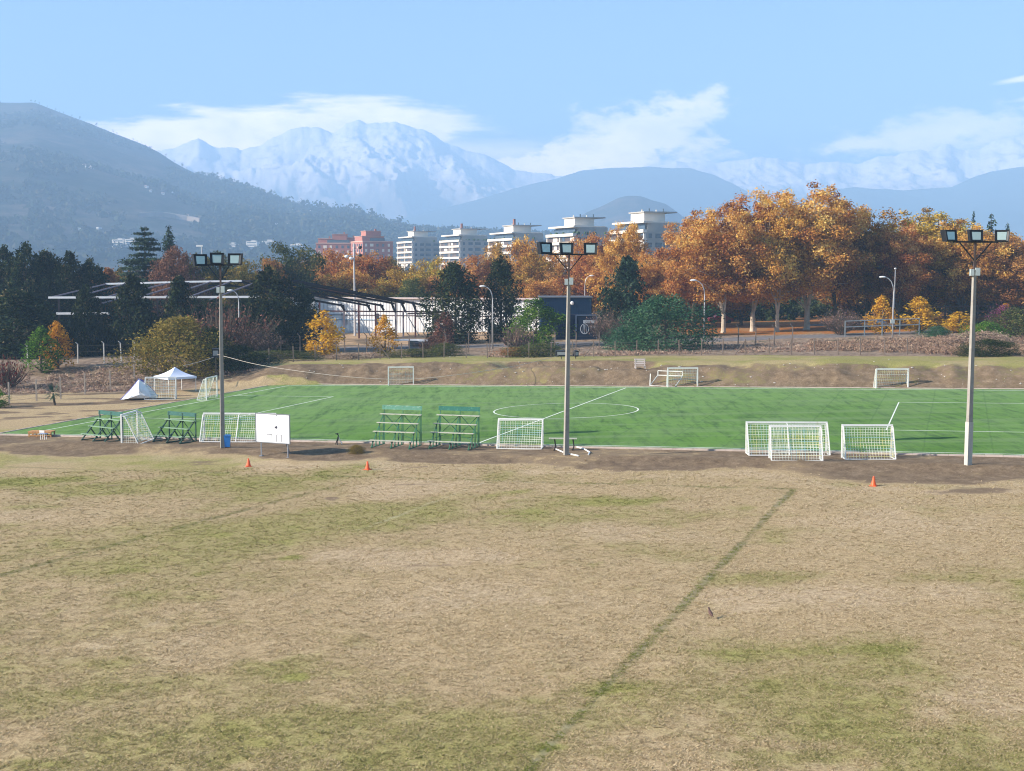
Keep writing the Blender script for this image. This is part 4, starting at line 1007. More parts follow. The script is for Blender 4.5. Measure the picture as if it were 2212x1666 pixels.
# ---- stepped benches (small bleachers)
GREEN = mat('green_metal', (.035, .16, .09), .55, .1, var=.2, dirt=(.10, .08, .05), dscale=4)
DGREEN = mat('dark_green_metal', (.012, .060, .045), .6, .1, var=.2, dirt=(.06, .05, .035), dscale=4)
PLANK = mat('worn_plank', (.48, .47, .38), .8, var=.15, scale=2, dirt=(.16, .24, .15), dscale=5)
PLANKG = mat('worn_green_plank', (.22, .34, .22), .8, var=.15, scale=2, dirt=(.08, .14, .08), dscale=5)
BACKP = mat('peeled_green_board', (.10, .26, .18), .7, var=.2, scale=2, dirt=(.60, .66, .56), dscale=4)
BACKD = mat('dark_green_board', (.015, .10, .08), .6, var=.2, scale=2, dirt=(.05, .16, .12), dscale=5)
BACKG = mat('green_board', (.02, .14, .10), .6, var=.2, scale=2, dirt=(.10, .30, .22), dscale=5)
def bleacher(px, py, w, rz, label, nseat, step, dy, z0, board, seatm, fm, heavy, name='bleacher', mid_legs=True, wheels=False):
    p = hit(px, py); o = thing(name, label, 'bleachers', p, rz, 'stepped benches along the near touchline')
    for i in range(nseat):
        m = MB(); z = z0+i*step; y = i*dy
        m.box((.02*random.uniform(-1, 1), y, z), (w, .26, .045)); m.build('seat_plank', seatm, o)
    H = z0+(nseat-1)*step; D = (nseat-1)*dy
    m = MB(); m.box((0, D+.20, H+.42), (w*.97, .035, .28), rx=-.08); m.build('backrest', board, o)
    for sx in ([-.44, .02, .46] if mid_legs else [-.44, .46]):
        x = sx*w; m = MB(); a = .09 if heavy else .05
        m.bar((x, -.22, .02), (x, D+.05, H-.02), a, a*.7)                    # sloping stringer
        m.bar((x, D+.20, .02), (x, D+.20, H+.5), a*.8)                       # rear upright
        if heavy:
            m.bar((x, D*.52, H*.52), (x, D*.52+.55, .03), a*.8)
            m.bar((x, -.25, .05), (x, D+.2, .05), a*.6)
        for i in range(nseat):
            z = z0+i*step; y = i*dy
            if not heavy:
                m.bar((x, y, .02), (x, y, z-.03), .045); m.bar((x, y-.12, .02), (x, y, z*.6), .035)
            m.bar((x, y-.12, z-.045), (x, y+.14, z-.045), .04)
        m.bar((x, -.25, .03), (x, D+.25, .03), .045)
        m.build('support_frame', fm, o)
    m = MB()
    for s_ in (-1, 1):
        m.bar((s_*.44*w, D+.2, .25+.5*(not heavy)), (.02*w, D+.2, H), .035); m.bar((s_*.44*w, D+.2, H), (.02*w, D+.2, .25+.5*(not heavy)), .035)
        if not heavy: m.bar((s_*.44*w, dy*1, z0+step*.2), (s_*.1*w, dy*1, z0+step-.05), .03)
    m.build('cross_brace', fm, o)
    return o
bleacher(844, 969, 2.85, -.30, 'bleacher with a peeling pale backboard and four plank rows, left of its twin', 4, .505, .60, .48, BACKP, PLANK, GREEN, False)
bleacher(970, 971, 2.95, -.30, 'bleacher with a plain green backboard and four plank rows, right of its twin', 4, .505, .60, .48, BACKG, PLANK, GREEN, False)
bleacher(205, 954, 2.75, -.62, 'dark green bleacher with three rows, leftmost, beside the sideways goal', 3, .50, .60, .46, BACKD, PLANKG, DGREEN, True)
bleacher(363, 957, 2.75, -.52, 'dark green bleacher with three rows between the sideways goal and the pole', 3, .50, .60, .46, BACKD, PLANKG, DGREEN, True)

# ---- whiteboard
STEEL = mat('grey_steel', (.22, .23, .26), .5, .5, var=.15)
BOARD = mat('whiteboard_sheet', (.82, .83, .86), .35, var=.02)
INK = mat('marker_ink', (.05, .05, .08), .6)
def whiteboard():
    a = hit(563.5, 986); b = hit(621, 989); k = a.y/F
    o = thing('tactics_whiteboard', 'large whiteboard on steel legs with two small drawn frames, right of the blue bin', 'whiteboard', (a+b)/2, math.atan2(b.y-a.y, b.x-a.x))
    L = (b-a).length; W_ = 89*k; z0 = 30.5*k; z1 = 93*k; off = (589.5-592)*k
    m = MB(); m.box((off, 0, (z0+z1)/2), (W_-.05, .04, z1-z0-.05)); m.build('board_panel', BOARD, o)
    m = MB()
    for z in (z0, z1): m.box((off, -.005, z), (W_+.04, .07, .05))
    for sx in (-1, 1): m.box((off+sx*W_/2, -.005, (z0+z1)/2), (.05, .07, z1-z0-.052))
    m.build('board_frame', STEEL, o)
    for sx in (-1, 1):
        m = MB(); m.box((sx*L/2, .06, z0/2+.2), (.07, .05, z0+.5)); m.box((sx*L/2, .06, .0), (.22, .22, .06)); m.build('leg', STEEL, o)
    m = MB(); m.bar((L*.22, .08, z0+.8), (L*.28, 1.0, .0), .05); m.build('rear_strut', STEEL, o)
    m = MB(); d = -.0225
    def seg(x0, z0_, x1, z1_, w=.034): m.bar((x0, d, z0_), (x1, d, z1_), w, .006, up=(0, 1, 0))
    for cx in (-.42, .32):
        seg(cx+off-.02, z0+.08, cx+off-.02, z0+.52); seg(cx+off-.02, z0+.52, cx+off+.36, z0+.52); seg(cx+off+.36, z0+.52, cx+off+.36, z0+.08)
    seg(.17+off, z0+.95, .36+off, z0+1.05, .10); seg(.19+off, z0+1.0, .36+off, z0+.93, .10)
    seg(-.50+off, z0+1.70, -.12+off, z0+1.42, .014); seg(-.12+off, z0+1.42, .02+off, z0+1.45, .012)
    seg(.28+off, z1-.06, .36+off, z1-.10, .05)
    m.build('drawing', INK, o)
whiteboard()

# ---- blue bin
BLUE = mat('blue_plastic', (.03, .22, .62), .4, var=.08, dirt=(.03, .14, .38), dscale=6)
def bin_():
    p = hit(491.5, 967); o = thing('litter_bin', 'light blue plastic wheelie bin at the foot of the left floodlight pole', 'bin', p, .1)
    k = p.y/F; w = 13.5*k; h = 25*k
    m = MB(); m.box((0, 0, h/2), (w*1.0, w, h), taper=1.0); 
    for i in range(4): m.v[i] = (m.v[i][0]*.8, m.v[i][1]*.8, m.v[i][2]+.04)
    m.build('bin_body', BLUE, o)
    m = MB(); m.box((0, 0, h+.02), (w*1.14, w*1.1, .05)); m.box((0, w*.45, h+.05), (w*.8, .06, .05)); m.build('rim', BLUE, o)
    m = MB(); m.tube([(-w*.42, w*.38, .09), (-w*.34, w*.38, .09)], .09, 12); m.tube([(w*.34, w*.38, .09), (w*.42, w*.38, .09)], .09, 12); m.build('wheel', mat('rubber', (.02, .02, .02), .8), o)
bin_()

# ---- cones
ORANGE = mat('cone_plastic', (.85, .12, .03), .45, var=.08)
CONEW = mat('cone_pale_orange', (.95, .26, .08), .4, var=.05)
cone0 = None
for px, py, lab in ((537, 1008, 'orange traffic cone below the whiteboard, farthest left of the three'), (794, 1015, 'orange traffic cone below the pair of light bleachers'), (1887, 1050, 'orange traffic cone below the goal by the right floodlight pole')):
    p = hit(px, py)
    if cone0 is None:
        o = cone0 = thing('traffic_cone', lab, 'cone', p, .3, 'orange cones on the grass')
        m = MB(); m.tube([(0, 0, .03), (0, 0, .25), (0, 0, .5)], [.145, .09, .035], 20); m.build('cone_body', ORANGE, o, smooth=False)
        m = MB(); m.box((0, 0, .018), (.34, .34, .035)); m.build('base', ORANGE, o)
    else: dup(cone0, None, lab, p, 1.0)

# ---- plank bench on a bent white frame by the middle pole
def plank_bench():
    a = hit(1200, 974); k = a.y/F; rz = -.05
    o = thing('plank_bench', 'pale plank on tall trestle legs with bent white tubes behind the middle pole', 'bench', (a.x, a.y, a.z), rz)
    m = MB(); m.box((16*k, 0, 27*k), (61*k, .36, .05)); m.build('plank', PLANK, o)
    DK = mat('dark_steel', (.04, .035, .035), .5, .5)
    for x in (-2*k, 38*k):
        m = MB(); m.bar((x, -.08, 26*k), (x+.06, -.02, .28), .06); m.bar((x+.06, -.02, .28), (x-.03, .0, .0), .08); m.build('leg', DK, o)
    m = MB(); P = [hit(*q) for q in ((1198, 971), (1222, 981), (1250, 987))]; mi = Matrix.Translation(o.location) @ Matrix.Rotation(rz, 4, 'Z'); mi = mi.inverted()
    P = [mi @ (p+Vector((0, 0, .05))) for p in P]; m.tube([tuple(p) for p in P], .045, 8)
    P = [mi @ (hit(*q)+Vector((0, 0, .05))) for q in ((1243, 967), (1262, 972), (1274, 979), (1271, 984))]; m.tube([tuple(p) for p in P], .045, 8)
    m.build('ground_tube', WHITE, o)
plank_bench()

# ---- low orange bench at the left, small white chair beside it
OWOOD = mat('orange_wood', (.52, .26, .10), .75, var=.2, dirt=(.25, .12, .06), dscale=4)
def low_bench():
    a = hit(64, 944); b = hit(117, 943); k = a.y/F
    o = thing('wooden_bench', 'low orange wooden bench at the left end of the near kerb', 'bench', (a+b)/2, -.04)
    L = 52*k; h = 12*k
    m = MB()
    for i in range(4): m.box((0, -.33+.22*i, h), (L, .20, .045))
    m.build('seat', OWOOD, o)
    for x in (-.46, -.15, .16, .46):
        for y in (-.34, .34): m = MB(); m.box((x*L, y, h/2), (.09, .08, h-.02)); m.build('leg', OWOOD, o)
    m = MB(); m.box((0, -.37, h*.3), (L*.96, .03, .09)); m.box((0, -.42, h*.82), (L*.98, .03, .12)); m.build('rail', OWOOD, o)
    c = hit(94, 950); o = thing('small_chair', 'small white chair with a blue seat in front of the orange wooden bench', 'chair', c, 2.9)
    m = MB(); m.box((0, 0, .44), (.5, .36, .035)); m.build('seat', mat('pale_blue', (.35, .42, .6), .5), o)
    for x in (-.16, .16):
        for y in (-.12, .12): m = MB(); m.box((x, y, .21), (.035, .035, .42)); m.build('leg', WHITE, o)
    m = MB(); m.box((0, .17, .60), (.4, .03, .16)); m.box((-.17, .165, .48), (.03, .03, .16)); m.box((.17, .165, .48), (.03, .03, .16)); m.build('backrest', WHITE, o)
low_bench()

# ---- little tripod sprinkler on the kerb
def sprinkler():
    p = hit(731, 961); k = p.y/F; o = thing('sprinkler_stand', 'small white and black tripod stand on the kerb right of the whiteboard', 'sprinkler', p, .4)
    for q in (0, 2.1, 4.2):
        m = MB(); m.bar((0, 0, .55), (.26*math.cos(q), .26*math.sin(q), 0), .05); m.build('leg', WHITE if q < 2 else mat('dark_steel', (.04, .035, .035), .5, .5), o)
    m = MB(); m.tube([(0, 0, .5), (0, 0, .62), (-.06, 0, .72), (-.2, 0, .74)], .035, 8); m.ell((-.05, 0, .72), (.07, .05, .06)); m.build('sprinkler_head', mat('dark_steel', (.04, .035, .035), .5, .5), o)
sprinkler()
tree('shrub', 768, 959, 24, hit(768, 980).y, L_OCHRE, 'weed_clump', 'yellowish weed clump on the bare earth left of the bleachers', cat='plant')

# ---- floodlight poles
CONC = mat('pole_concrete', (.31, .285, .25), .9, var=.25, scale=.7, dirt=(.22, .19, .17), dscale=1.5, bump=.3)
CONCB = mat('pale_concrete', (.48, .46, .40), .9, var=.12, dirt=(.4, .36, .3), dscale=3)
LBLACK = mat('lamp_black', (.012, .013, .016), .45, .2)
GLASSM = bpy.data.materials.new('lamp_glass'); GLASSM.use_nodes = True
_t = NT(GLASSM.node_tree); _b = _t.n['Principled BSDF']; _b.inputs['Base Color'].default_value = (.50, .60, .52, 1); _b.inputs['Roughness'].default_value = .12; _b.inputs['Metallic'].default_value = .55
JBOX = mat('grey_box', (.40, .46, .46), .5, var=.1)
def flood_pole(px, py, ptop, pxtop, wid, heads, label):
    p = hit(px, py); k = p.y/F; tp = at(pxtop, ptop, p.y); H = tp.z-p.z; lean = math.atan2(tp.x-p.x, H)
    o = thing('floodlight_pole', label, 'floodlight', p, 0, 'floodlight poles'); o.rotation_euler = (0, lean, 0)
    Hc = H*.865; w0 = wid[0]*k; w1 = wid[1]*k
    m = MB(); n = len(m.v); m.box((0, 0, Hc/2), (w0, w0*.9, Hc), taper=w1/w0, rz=.35); m.build('pole', CONC, o)
    if wid[2]:
        m = MB(); m.box((0, 0, wid[2]/2-.1), (w0*1.10, w0*1.04, wid[2]+.2), rz=.35); m.build('footing', CONCB, o)
    m = MB(); m.box((0, 0, Hc+(H-Hc)/2-.12), (w1*.62, w1*.62, H-Hc+.2)); m.build('mast_head', mat('dark_brown_steel', (.09, .06, .05), .6, .3), o)
    m = MB(); m.box((w1*.85, -.05, Hc+.02), (.24, .2, .42)); m.build('junction_box', JBOX, o)
    m = MB(); m.box((-w1*.85, -.05, Hc-.02), (.20, .18, .36)); m.build('junction_box', JBOX, o)
    m = MB(); xs = [h[0]*k for h in heads]; zb = H-.02
    m.bar((min(xs)+.2, 0, zb), (max(xs)-.2, 0, zb), .09); zz = H-1.05
    m.bar((0, 0, zz), (min(xs)*.62, 0, zb), .06); m.bar((0, 0, zz), (max(xs)*.62, 0, zb), .06); m.build('crossarm', LBLACK, o)
    for (dx, dy, yaw) in heads:
        q = MB(); hw = .50; hh = .56
        # housing: deep box opening downwards and forwards, closed by a glass pane
        V = [(-hw, -.08, hh), (hw, -.08, hh), (hw, .45, hh), (-hw, .45, hh), (-hw*.9, -.28, -hh*.55), (hw*.9, -.28, -hh*.55), (hw*.9, .2, -hh*.55), (-hw*.9, .2, -hh*.55)]
        V = [(x, y, z+.18) for x, y, z in V]
        for f in ((0, 1, 2, 3), (7, 6, 5, 4), (0, 4, 5, 1), (1, 5, 6, 2), (2, 6, 7, 3), (3, 7, 4, 0)): q.quad(*[V[i] for i in f])
        lamp = q.build('lamp_head', LBLACK, o); s_ = k/.0285
        lamp.location = (dx*k, 0, H+dy*k+.08); lamp.rotation_euler = (0, 0, yaw); lamp.scale = (.84*s_,)*3
        g = MB(); a_, b_, c_, d_ = [Vector(V[i]) for i in (0, 1, 5, 4)]; cc = (a_+b_+c_+d_)/4; nrm = (b_-a_).cross(d_-a_).normalized()
        if nrm.y > 0: nrm = -nrm
        P = [cc+(v-cc)*.66+nrm*.012 for v in (a_, b_, c_, d_)]; g.quad(*P); g.quad(*[P_-nrm*.008 for P_ in reversed(P)])
        g.build('lamp_glass', GLASSM, lamp)
        # rim lip
        g = MB(); Pr = [cc+(v-cc)*.88+nrm*.02 for v in (a_, b_, c_, d_)]
        for i in range(4): g.bar(Pr[i], Pr[(i+1) % 4], .14, .05)
        g.build('lamp_rim', LBLACK, lamp)
    return o
HD = lambda dx, yaws=(-.35, 0, .25): [(-dx[0], 0, yaws[0]), (0, 0, yaws[1]), (dx[1], 0, yaws[2])]
flood_pole(481, 968, 572, 476, (9.3, 5.8, 0), [(-44, -2, .5), (-7, 1, .15), (32, 0, -.05)], 'floodlight pole with three lamp heads standing by the blue bin, dark side to the right')
flood_pole(1223, 983, 549, 1229.5, (10.2, 6.0, 0), [(-52, 0, .4), (-6, 0, .1), (46, 0, -.1)], 'floodlight pole with three lamp heads beside the white plank bench')
flood_pole(2091, 1005, 522, 2107, (11.2, 7.0, 2.35), [(-56, 0, .35), (0, 0, .0), (57, 0, -.45)], 'floodlight pole with a pale concrete footing, the one nearest the right edge')

# ---- canopy, collapsed tent
CAN = mat('canopy_cloth', (.70, .74, .88), .7, var=.05); TENT = mat('tent_cloth', (.82, .83, .85), .7, var=.06); CB = mat('canopy_blue_edge', (.10, .12, .45), .7)
def canopy():
    p = hit(379, 846); k = p.y/F; o = thing('gazebo_canopy', 'pointed white and blue gazebo canopy standing below the ochre bush', 'gazebo', p, .72)
    W_ = 92*k/1.38; hz_ = 33.5*k; ht = 53.5*k; m = MB(); n = 6
    def pt(side, s, t):           # side edge -> curved cone
        c = [(-1, -1), (1, -1), (1, 1), (-1, 1)]; a = Vector(c[side]); b = Vector(c[(side+1) % 4]); e = (a+(b-a)*s)*W_/2
        q = t**1.5; r = 1-t; return (e.x*r, e.y*r, hz_+(ht-hz_)*(t*.45+.55*t**2.2))
    for sd_ in range(4):
        for i in range(4):
            for j in range(n): m.quad(pt(sd_, i/4, j/n), pt(sd_, (i+1)/4, j/n), pt(sd_, (i+1)/4, (j+1)/n), pt(sd_, i/4, (j+1)/n))
    m.build('canopy_top', CAN, o)
    m = MB(); h_ = W_/2
    for sx, sy, lx, ly in ((0, -1, W_, .03), (0, 1, W_, .03), (-1, 0, .03, W_), (1, 0, .03, W_)): m.box((sx*h_, sy*h_, hz_-.1), (lx, ly, .22))
    m.build('valance', CAN, o)
    for sx in (-1, 1):
        for sy in (-1, 1): m = MB(); m.box((sx*(h_-.06), sy*(h_-.06), (hz_-.1)/2), (.05, .05, hz_-.1)); m.build('leg', WHITE, o)
    p = hit(305, 864); k = p.y/F; o = thing('collapsed_tent', 'white tent lying on its side in front of the gazebo like a big triangle', 'tent', p, .1)
    prof = [(-42, 0), (-36, 8), (-24, 20), (-14, 32), (-7, 42), (-3, 45), (2, 41), (14, 33), (26, 20), (35, 9), (36, 4), (30, 1), (10, 0), (-10, -1), (-30, 0)]
    m = MB(); rr = random.Random(2); c0 = Vector((0, .2, 16*k))
    ring = [Vector((x*k, .0, max(0.02, y*k))) for x, y in prof]; mids = [c0+(v-c0)*.55+Vector((0, -.75-.1*rr.random(), -.1)) for v in ring]; back = [Vector((v.x*.85, 1.6*(1-v.z/2.6)+.1, v.z*.8)) for v in ring]
    n = len(ring); c1 = Vector((0, -.85, 13*k))
    for i in range(n):
        j = (i+1) % n; m.quad(ring[i], ring[j], mids[j], mids[i]); m.quad(mids[i], mids[j], c1+(mids[j]-c1)*.4+Vector((0, rr.uniform(-.1, .05), 0)), c1+(mids[i]-c1)*.4)
        m.quad(c1+(mids[i]-c1)*.4, c1+(mids[j]-c1)*.4, c1)
        m.quad(ring[j], ring[i], back[i], back[j])
    b = m.build('cloth', TENT, o)
    m = MB(); m.tube([(-44*k, -.1, .03), (-20*k, -.15, 25*k), (-4*k, 0, 46*k), (8*k, 0, 40*k)], .035, 6); m.tube([(-3*k, 0, 45*k), (20*k, 0, 28*k), (36*k, 0, 7*k)], .03, 6); m.build('tent_pole', CB, o)
canopy()

# ---- palm
def palm():
    p = hit(119, 876); k = p.y/F; o = thing('small_palm', 'small dark palm in front of the wire fence on the left', 'palm', p, 0)
    m = MB(); m.tube([(0, 0, -.1), (-.1, 0, 16*k), (-.15, 0, 26*k)], [.12, .1, .09], 8); m.build('trunk', BARK, o)
    rg = np.random.default_rng(4); m = MB(); c = Vector((-.15, 0, 26*k))
    for i in range(46):
        q = rg.uniform(0, 6.28); e = rg.uniform(-.7, 1.3); L = rg.uniform(.75, 1.1); d = Vector((math.cos(q)*math.cos(e), math.sin(q)*math.cos(e), math.sin(e)))
        s = d.cross(Vector((0, 0, 1))).normalized(); tip = c+d*L-Vector((0, 0, .15))
        for j in range(-3, 4):
            t2 = c+d*L*.8+s*j*.075+Vector((0, 0, -.05*abs(j)))+d*(.2-.04*abs(j)); b0 = c+d*L*.35
            m.quad(b0-s*.012, b0+s*.012, t2+s*.006, t2-s*.02)
    m.build('crown', mat('palm_green', (.03, .075, .03), .6), o)
palm()

# ---- bird standing on the grass
def bird():
    p = hit(1535, 1337); k = p.y/F; o = thing('bird', 'slim brown bird standing upright alone on the dry grass', 'bird', p, 1.9); o.scale = (1.3, 1.5, 1.25)
    BM_ = mat('bird_brown', (.11, .06, .05), .8, var=.4, scale=18); m = MB(); s = 1.0
    prof = [(-.15, .085, .006), (-.09, .10, .018), (-.04, .12, .036), (.01, .145, .044), (.05, .175, .034), (.075, .205, .021), (.088, .232, .018), (.10, .25, .021), (.112, .262, .017), (.128, .264, .008), (.15, .260, .003)]
    m.tube([(x, 0, z) for x, z, r in prof], [r for x, z, r in prof], 12)
    m.build('body', BM_, o, smooth=True)
    for sy in (-.018, .018):
        m = MB(); m.tube([(.0, sy, .11), (-.008, sy, .055), (.004, sy, .008)], [.009, .004, .004], 6)
        for q in (-.4, 0, .4): m.tube([(.004, sy, .006), (.035, sy+.03*math.sin(q), .003)], [.003, .002], 5)
        m.build('leg', mat('bird_leg', (.10, .05, .04), .7), o)
bird()

# ------------------------------------------------------------------ fences
POSTC = mat('post_concrete', (.36, .30, .25), .9, var=.2, dirt=(.2, .16, .12), dscale=3)
POSTW = mat('post_weathered', (.20, .15, .12), .9, var=.25)
WIRE = mat('fence_wire', (.20, .17, .15), .7, .3)
PWHITE = mat('post_pale', (.62, .58, .52), .8, var=.15)
def wire_fence(name, label, bases, h, w, wires, pm, arms=0.0, struts=(), wr=.018, jitter=.03):
    o = thing(name, label, 'fence', bases[0]); B = [b-bases[0] for b in bases]; rr = random.Random(int(abs(bases[0].x*10)))
    tops = []
    for i, b in enumerate(B):
        dx = rr.uniform(-jitter, jitter); t_ = b+Vector((dx*h, 0, h+rr.uniform(-.08, .08))); tops.append(t_)
        m = MB(); m.bar(b-Vector((0, 0, .2)), t_, w)
        if arms: m.bar(t_, t_+Vector((-arms*.75, -.1, arms*.75)), w*.8)
        m.build('post', pm, o)
        if i in struts:
            for s_ in (-1, 1):
                m = MB(); m.bar(b+Vector((0, 0, h*.85)), b+Vector((s_*h*.62, -.1, 0)), w*.7); m.build('strut', pm, o)
    m = MB()
    for z in wires:
        for i in range(len(B)-1):
            a = B[i]+(tops[i]-B[i])*z; c = B[i+1]+(tops[i+1]-B[i+1])*z; mid = (a+c)/2-Vector((0, 0, .03))
            m.bar(a, mid, wr); m.bar(mid, c, wr)
    m.build('wire', WIRE, o)
def fence_pts(L, Yf=None):
    out = []
    for px, py in L:
        p = hit(px, py, 90, 230); out.append(p)
    return out
wire_fence('wire_fence', 'wire fence with pale concrete posts at the left, behind the small palm', fence_pts([(-30, 878), (20, 873), (79, 866), (131, 862), (184, 852), (239, 843), (291, 827)]), 2.0, .13, (.15, .35, .55, .75, .93), POSTC)
Yf = 152.0
pxs_ = [475, 527, 581, 634, 681, 727, 775, 821, 867, 914, 959, 1007, 1053, 1097, 1142, 1190, 1236, 1283, 1329, 1375, 1421, 1467, 1515, 1561, 1609, 1661, 1709, 1759, 1810, 1858, 1911, 1960]
def fy(px): return 150+7.5*math.sin((px-475)/1500*math.pi)+.0*px
wire_fence('wire_fence', 'long wire fence of thin weathered posts along the top of the bank', [onray(px, fy(px), 775) for px in pxs_], 1.85, .11, (.1, .3, .5, .7, .9), POSTW, struts=(7, 17, 24), wr=.013)
wire_fence('wire_fence', 'rear security fence with bent white tipped posts beside the road', [onray(px, 172-.002*(px-1106), 750) for px in (560, 606, 648, 700, 745, 792, 840, 884, 918, 964, 1012, 1058, 1104, 1152, 1198, 1244, 1294, 1338, 1384, 1430, 1480, 1540, 1594, 1632, 1672, 1712)], 2.3, .12, (.35, .6, .8, .98), POSTW, arms=.42, wr=.013)
wire_fence('wire_fence', 'wire fence with pale posts in the shade at the left below the roof frame', [onray(px, 158, 780) for px in (60, 110, 168, 225, 262, 290)], 2.3, .12, (.3, .6, .9), PWHITE, arms=.25, wr=.013)
def rail_fence(name, label, pts, h, w, rails, m_):
    o = thing(name, label, 'fence', pts[0]); B = [p-pts[0] for p in pts]
    for b in B: m = MB(); m.bar(b-Vector((0, 0, .1)), b+Vector((0, 0, h)), w); m.build('post', m_, o)
    for z in rails:
        m = MB()
        for a, c in zip(B[:-1], B[1:]): m.bar(a+Vector((0, -w*.6, h*z)), c+Vector((0, -w*.6, h*z)), w*.6, w*.9)
        m.build('rail', m_, o)
rail_fence('rail_fence', 'grey metal rail on posts behind the golden saplings', [onray(px, 181, 735) for px in (1825, 1867, 1905, 1943, 1985)], 2.2, .13, (.98, .62), mat('galvanised', (.34, .38, .40), .4, .6))
rail_fence('rail_fence', 'dark wooden rail fence along the park road behind the right floodlight pole', [onray(px, 205, 700) for px in (1995, 2041, 2085, 2111, 2134, 2180, 2230)], 3.0, .22, (.95, .7, .45), mat('dark_wood', (.07, .035, .03), .9, var=.3))
# low white stones / litter on the bank
SW = mat('pale_stone', (.55, .50, .45), .9, var=.2); rr = random.Random(9); m = MB()
for i in range(95):
    px = rr.uniform(1100, 2212) if rr.random() < .75 else rr.uniform(650, 1100); py = rr.choice((rr.uniform(795, 835), rr.uniform(770, 800))); p = hit(px, py, 100, 170)
    r = rr.uniform(.03, .09); m.ell(p+Vector((0, 0, r*.3)), (r*rr.uniform(.8, 1.6), r, r*.6), 6, 4)
o = m.build('pebbles', SW); tag(o, 'pale stones strewn over the earth bank', 'stones', kind='stuff')

# far bench on the bank, speakers, cable
def far_bench():
    p = hit(1383, 797); k = p.y/F; o = thing('park_bench', 'pale bench standing on top of the bank above the overturned frame', 'bench', p, .02)
    BW = mat('bench_pale', (.66, .56, .52), .7, var=.1); h = 5.2*k; L = 24*k
    m = MB()
    for i in range(3): m.box((0, -.18+.16*i, h), (L, .13, .04))
    m.build('seat', BW, o); m = MB()
    for i in range(3): m.box((0, .33+.03*i, h+.22+.2*i), (L, .03, .16))
    m.build('backrest', BW, o)
    for s_ in (-1, 1): m = MB(); m.box((s_*L*.42, .05, h/2), (.12, .5, h)); m.box((s_*L*.42, .34, h+.3), (.06, .05, .7)); m.build('leg', BW, o)
far_bench()
DARKB = mat('speaker_black', (.02, .02, .025), .6); GR = mat('speaker_grey', (.30, .32, .34), .6)
def speaker(px, py, Y, w, h, rz, label, hp):
    p = at(px, py, Y); b = Vector((p.x, p.y, gz(p.x, p.y))); o = thing('loudspeaker', label, 'loudspeaker', b, rz); H = max(hp, p.z-b.z)
    m = MB(); m.bar((0, .05, -.1), (0, .05, H), .07); m.build('post', POSTW, o)
    m = MB(); m.box((0, 0, H+h/2-.05), (w, .45, h), rx=.12); m.build('cabinet', DARKB, o)
    m = MB(); m.box((0, -.25, H+h/2-.07), (w*.72, .03, h*.55), rx=.12); m.build('grille', GR, o)
speaker(466, 771, 143, .75, .95, .2, 'grey loudspeaker on a post left of the left floodlight pole', 1.0)
speaker(1213, 768, 150, 1.35, .60, 0, 'low grey loudspeaker box on the bank left of the middle pole', .2)
speaker(1244, 769, 150, .45, .65, .5, 'small black loudspeaker on the bank right of the middle pole', .2)
def cable(name, label, pts, r=.02):
    P = [at(px, py, Y) for px, py, Y in pts]; Q = []
    for i in range(len(P)-1):
        p0 = P[max(i-1, 0)]; p1 = P[i]; p2 = P[i+1]; p3 = P[min(i+2, len(P)-1)]
        for j in range(6):
            t = j/6; Q.append(.5*((2*p1)+(-p0+p2)*t+(2*p0-5*p1+4*p2-p3)*t*t+(-p0+3*p1-3*p2+p3)*t**3))
    Q.append(P[-1]); m = MB(); m.tube(Q, r, 5); tag(m.build(name, mat('cable_pale', (.55, .48, .42), .8)), label, 'cable')
cable('cable', 'pale cable sagging across the bank from the left speaker to the middle pole', [(470, 766, 142), (493, 772, 139), (553, 787, 134), (640, 801, 131), (740, 813, 129.5), (830, 819, 129), (900, 818.5, 129), (1000, 808, 130), (1106, 792, 134), (1170, 778, 143), (1206, 768, 149)], .02)
cable('cable', 'pale cable running down from the left speaker to the gazebo', [(464, 771, 143), (440, 779, 141), (415, 786, 139), (396, 790, 137)], .025)

# ------------------------------------------------------------------ street lamps and masts
GALV = mat('lamp_post_grey', (.50, .49, .50), .5, .4, var=.08); LWH = mat('lamp_cover', (.80, .80, .80), .4)
def street_lamp(px, pxh, ph, Y, label, r=.09, extra=False):
    b = onray(px, Y, 730); k = Y/F; tp = at(px, ph, Y); H = tp.z-b.z; dx = (pxh-px)*k; s = 1 if dx > 0 else -1
    o = thing('street_lamp', label, 'street lamp', b, 0, 'curved street lamps')
    L = abs(dx); pts = [(0, 0, -.1), (0, 0, H*.5), (0, 0, H-L*1.35), (s*L*.05, 0, H-L*.8), (s*L*.22, 0, H-L*.36), (s*L*.5, 0, H-L*.1), (s*L*.8, 0, H)]
    m = MB(); m.tube(pts, [r*1.3, r, r*.75, r*.7, r*.65, r*.6, r*.55], 10); m.build('post', GALV, o, smooth=True)
    m = MB(); m.ell((s*L*.98, 0, H+.02), (max(.42, L*.30), .17, .13), 12, 8); m.build('lamp_head', LWH, o, smooth=True)
    if extra:
        m = MB(); m.tube([(.12, 0, H*.5), (.16, 0, H+1.0)], .05, 6); m.ell((.16, 0, H+1.1), (.16, .16, .14)); m.build('side_mast', GALV, o)
        m = MB(); m.box((-.1, -.2, 2.2), (.5, .2, .5)); m.build('meter_box', JBOX, o)
street_lamp(1521, 1496, 606, 184, 'curved street lamp left of the pale forked plane trunk')
street_lamp(1928, 1903, 599, 176, 'curved street lamp with a second thin mast between the golden saplings', extra=True)
street_lamp(1064, 1042, 619, 178, 'curved street lamp in front of the tall dark evergreen by the shed')
street_lamp(517, 499, 628, 174, 'curved street lamp in front of the dark trees right of the left pole')
street_lamp(1263, 1278, 596, 225, 'distant curved street lamp above the dark blue building, head to the right')
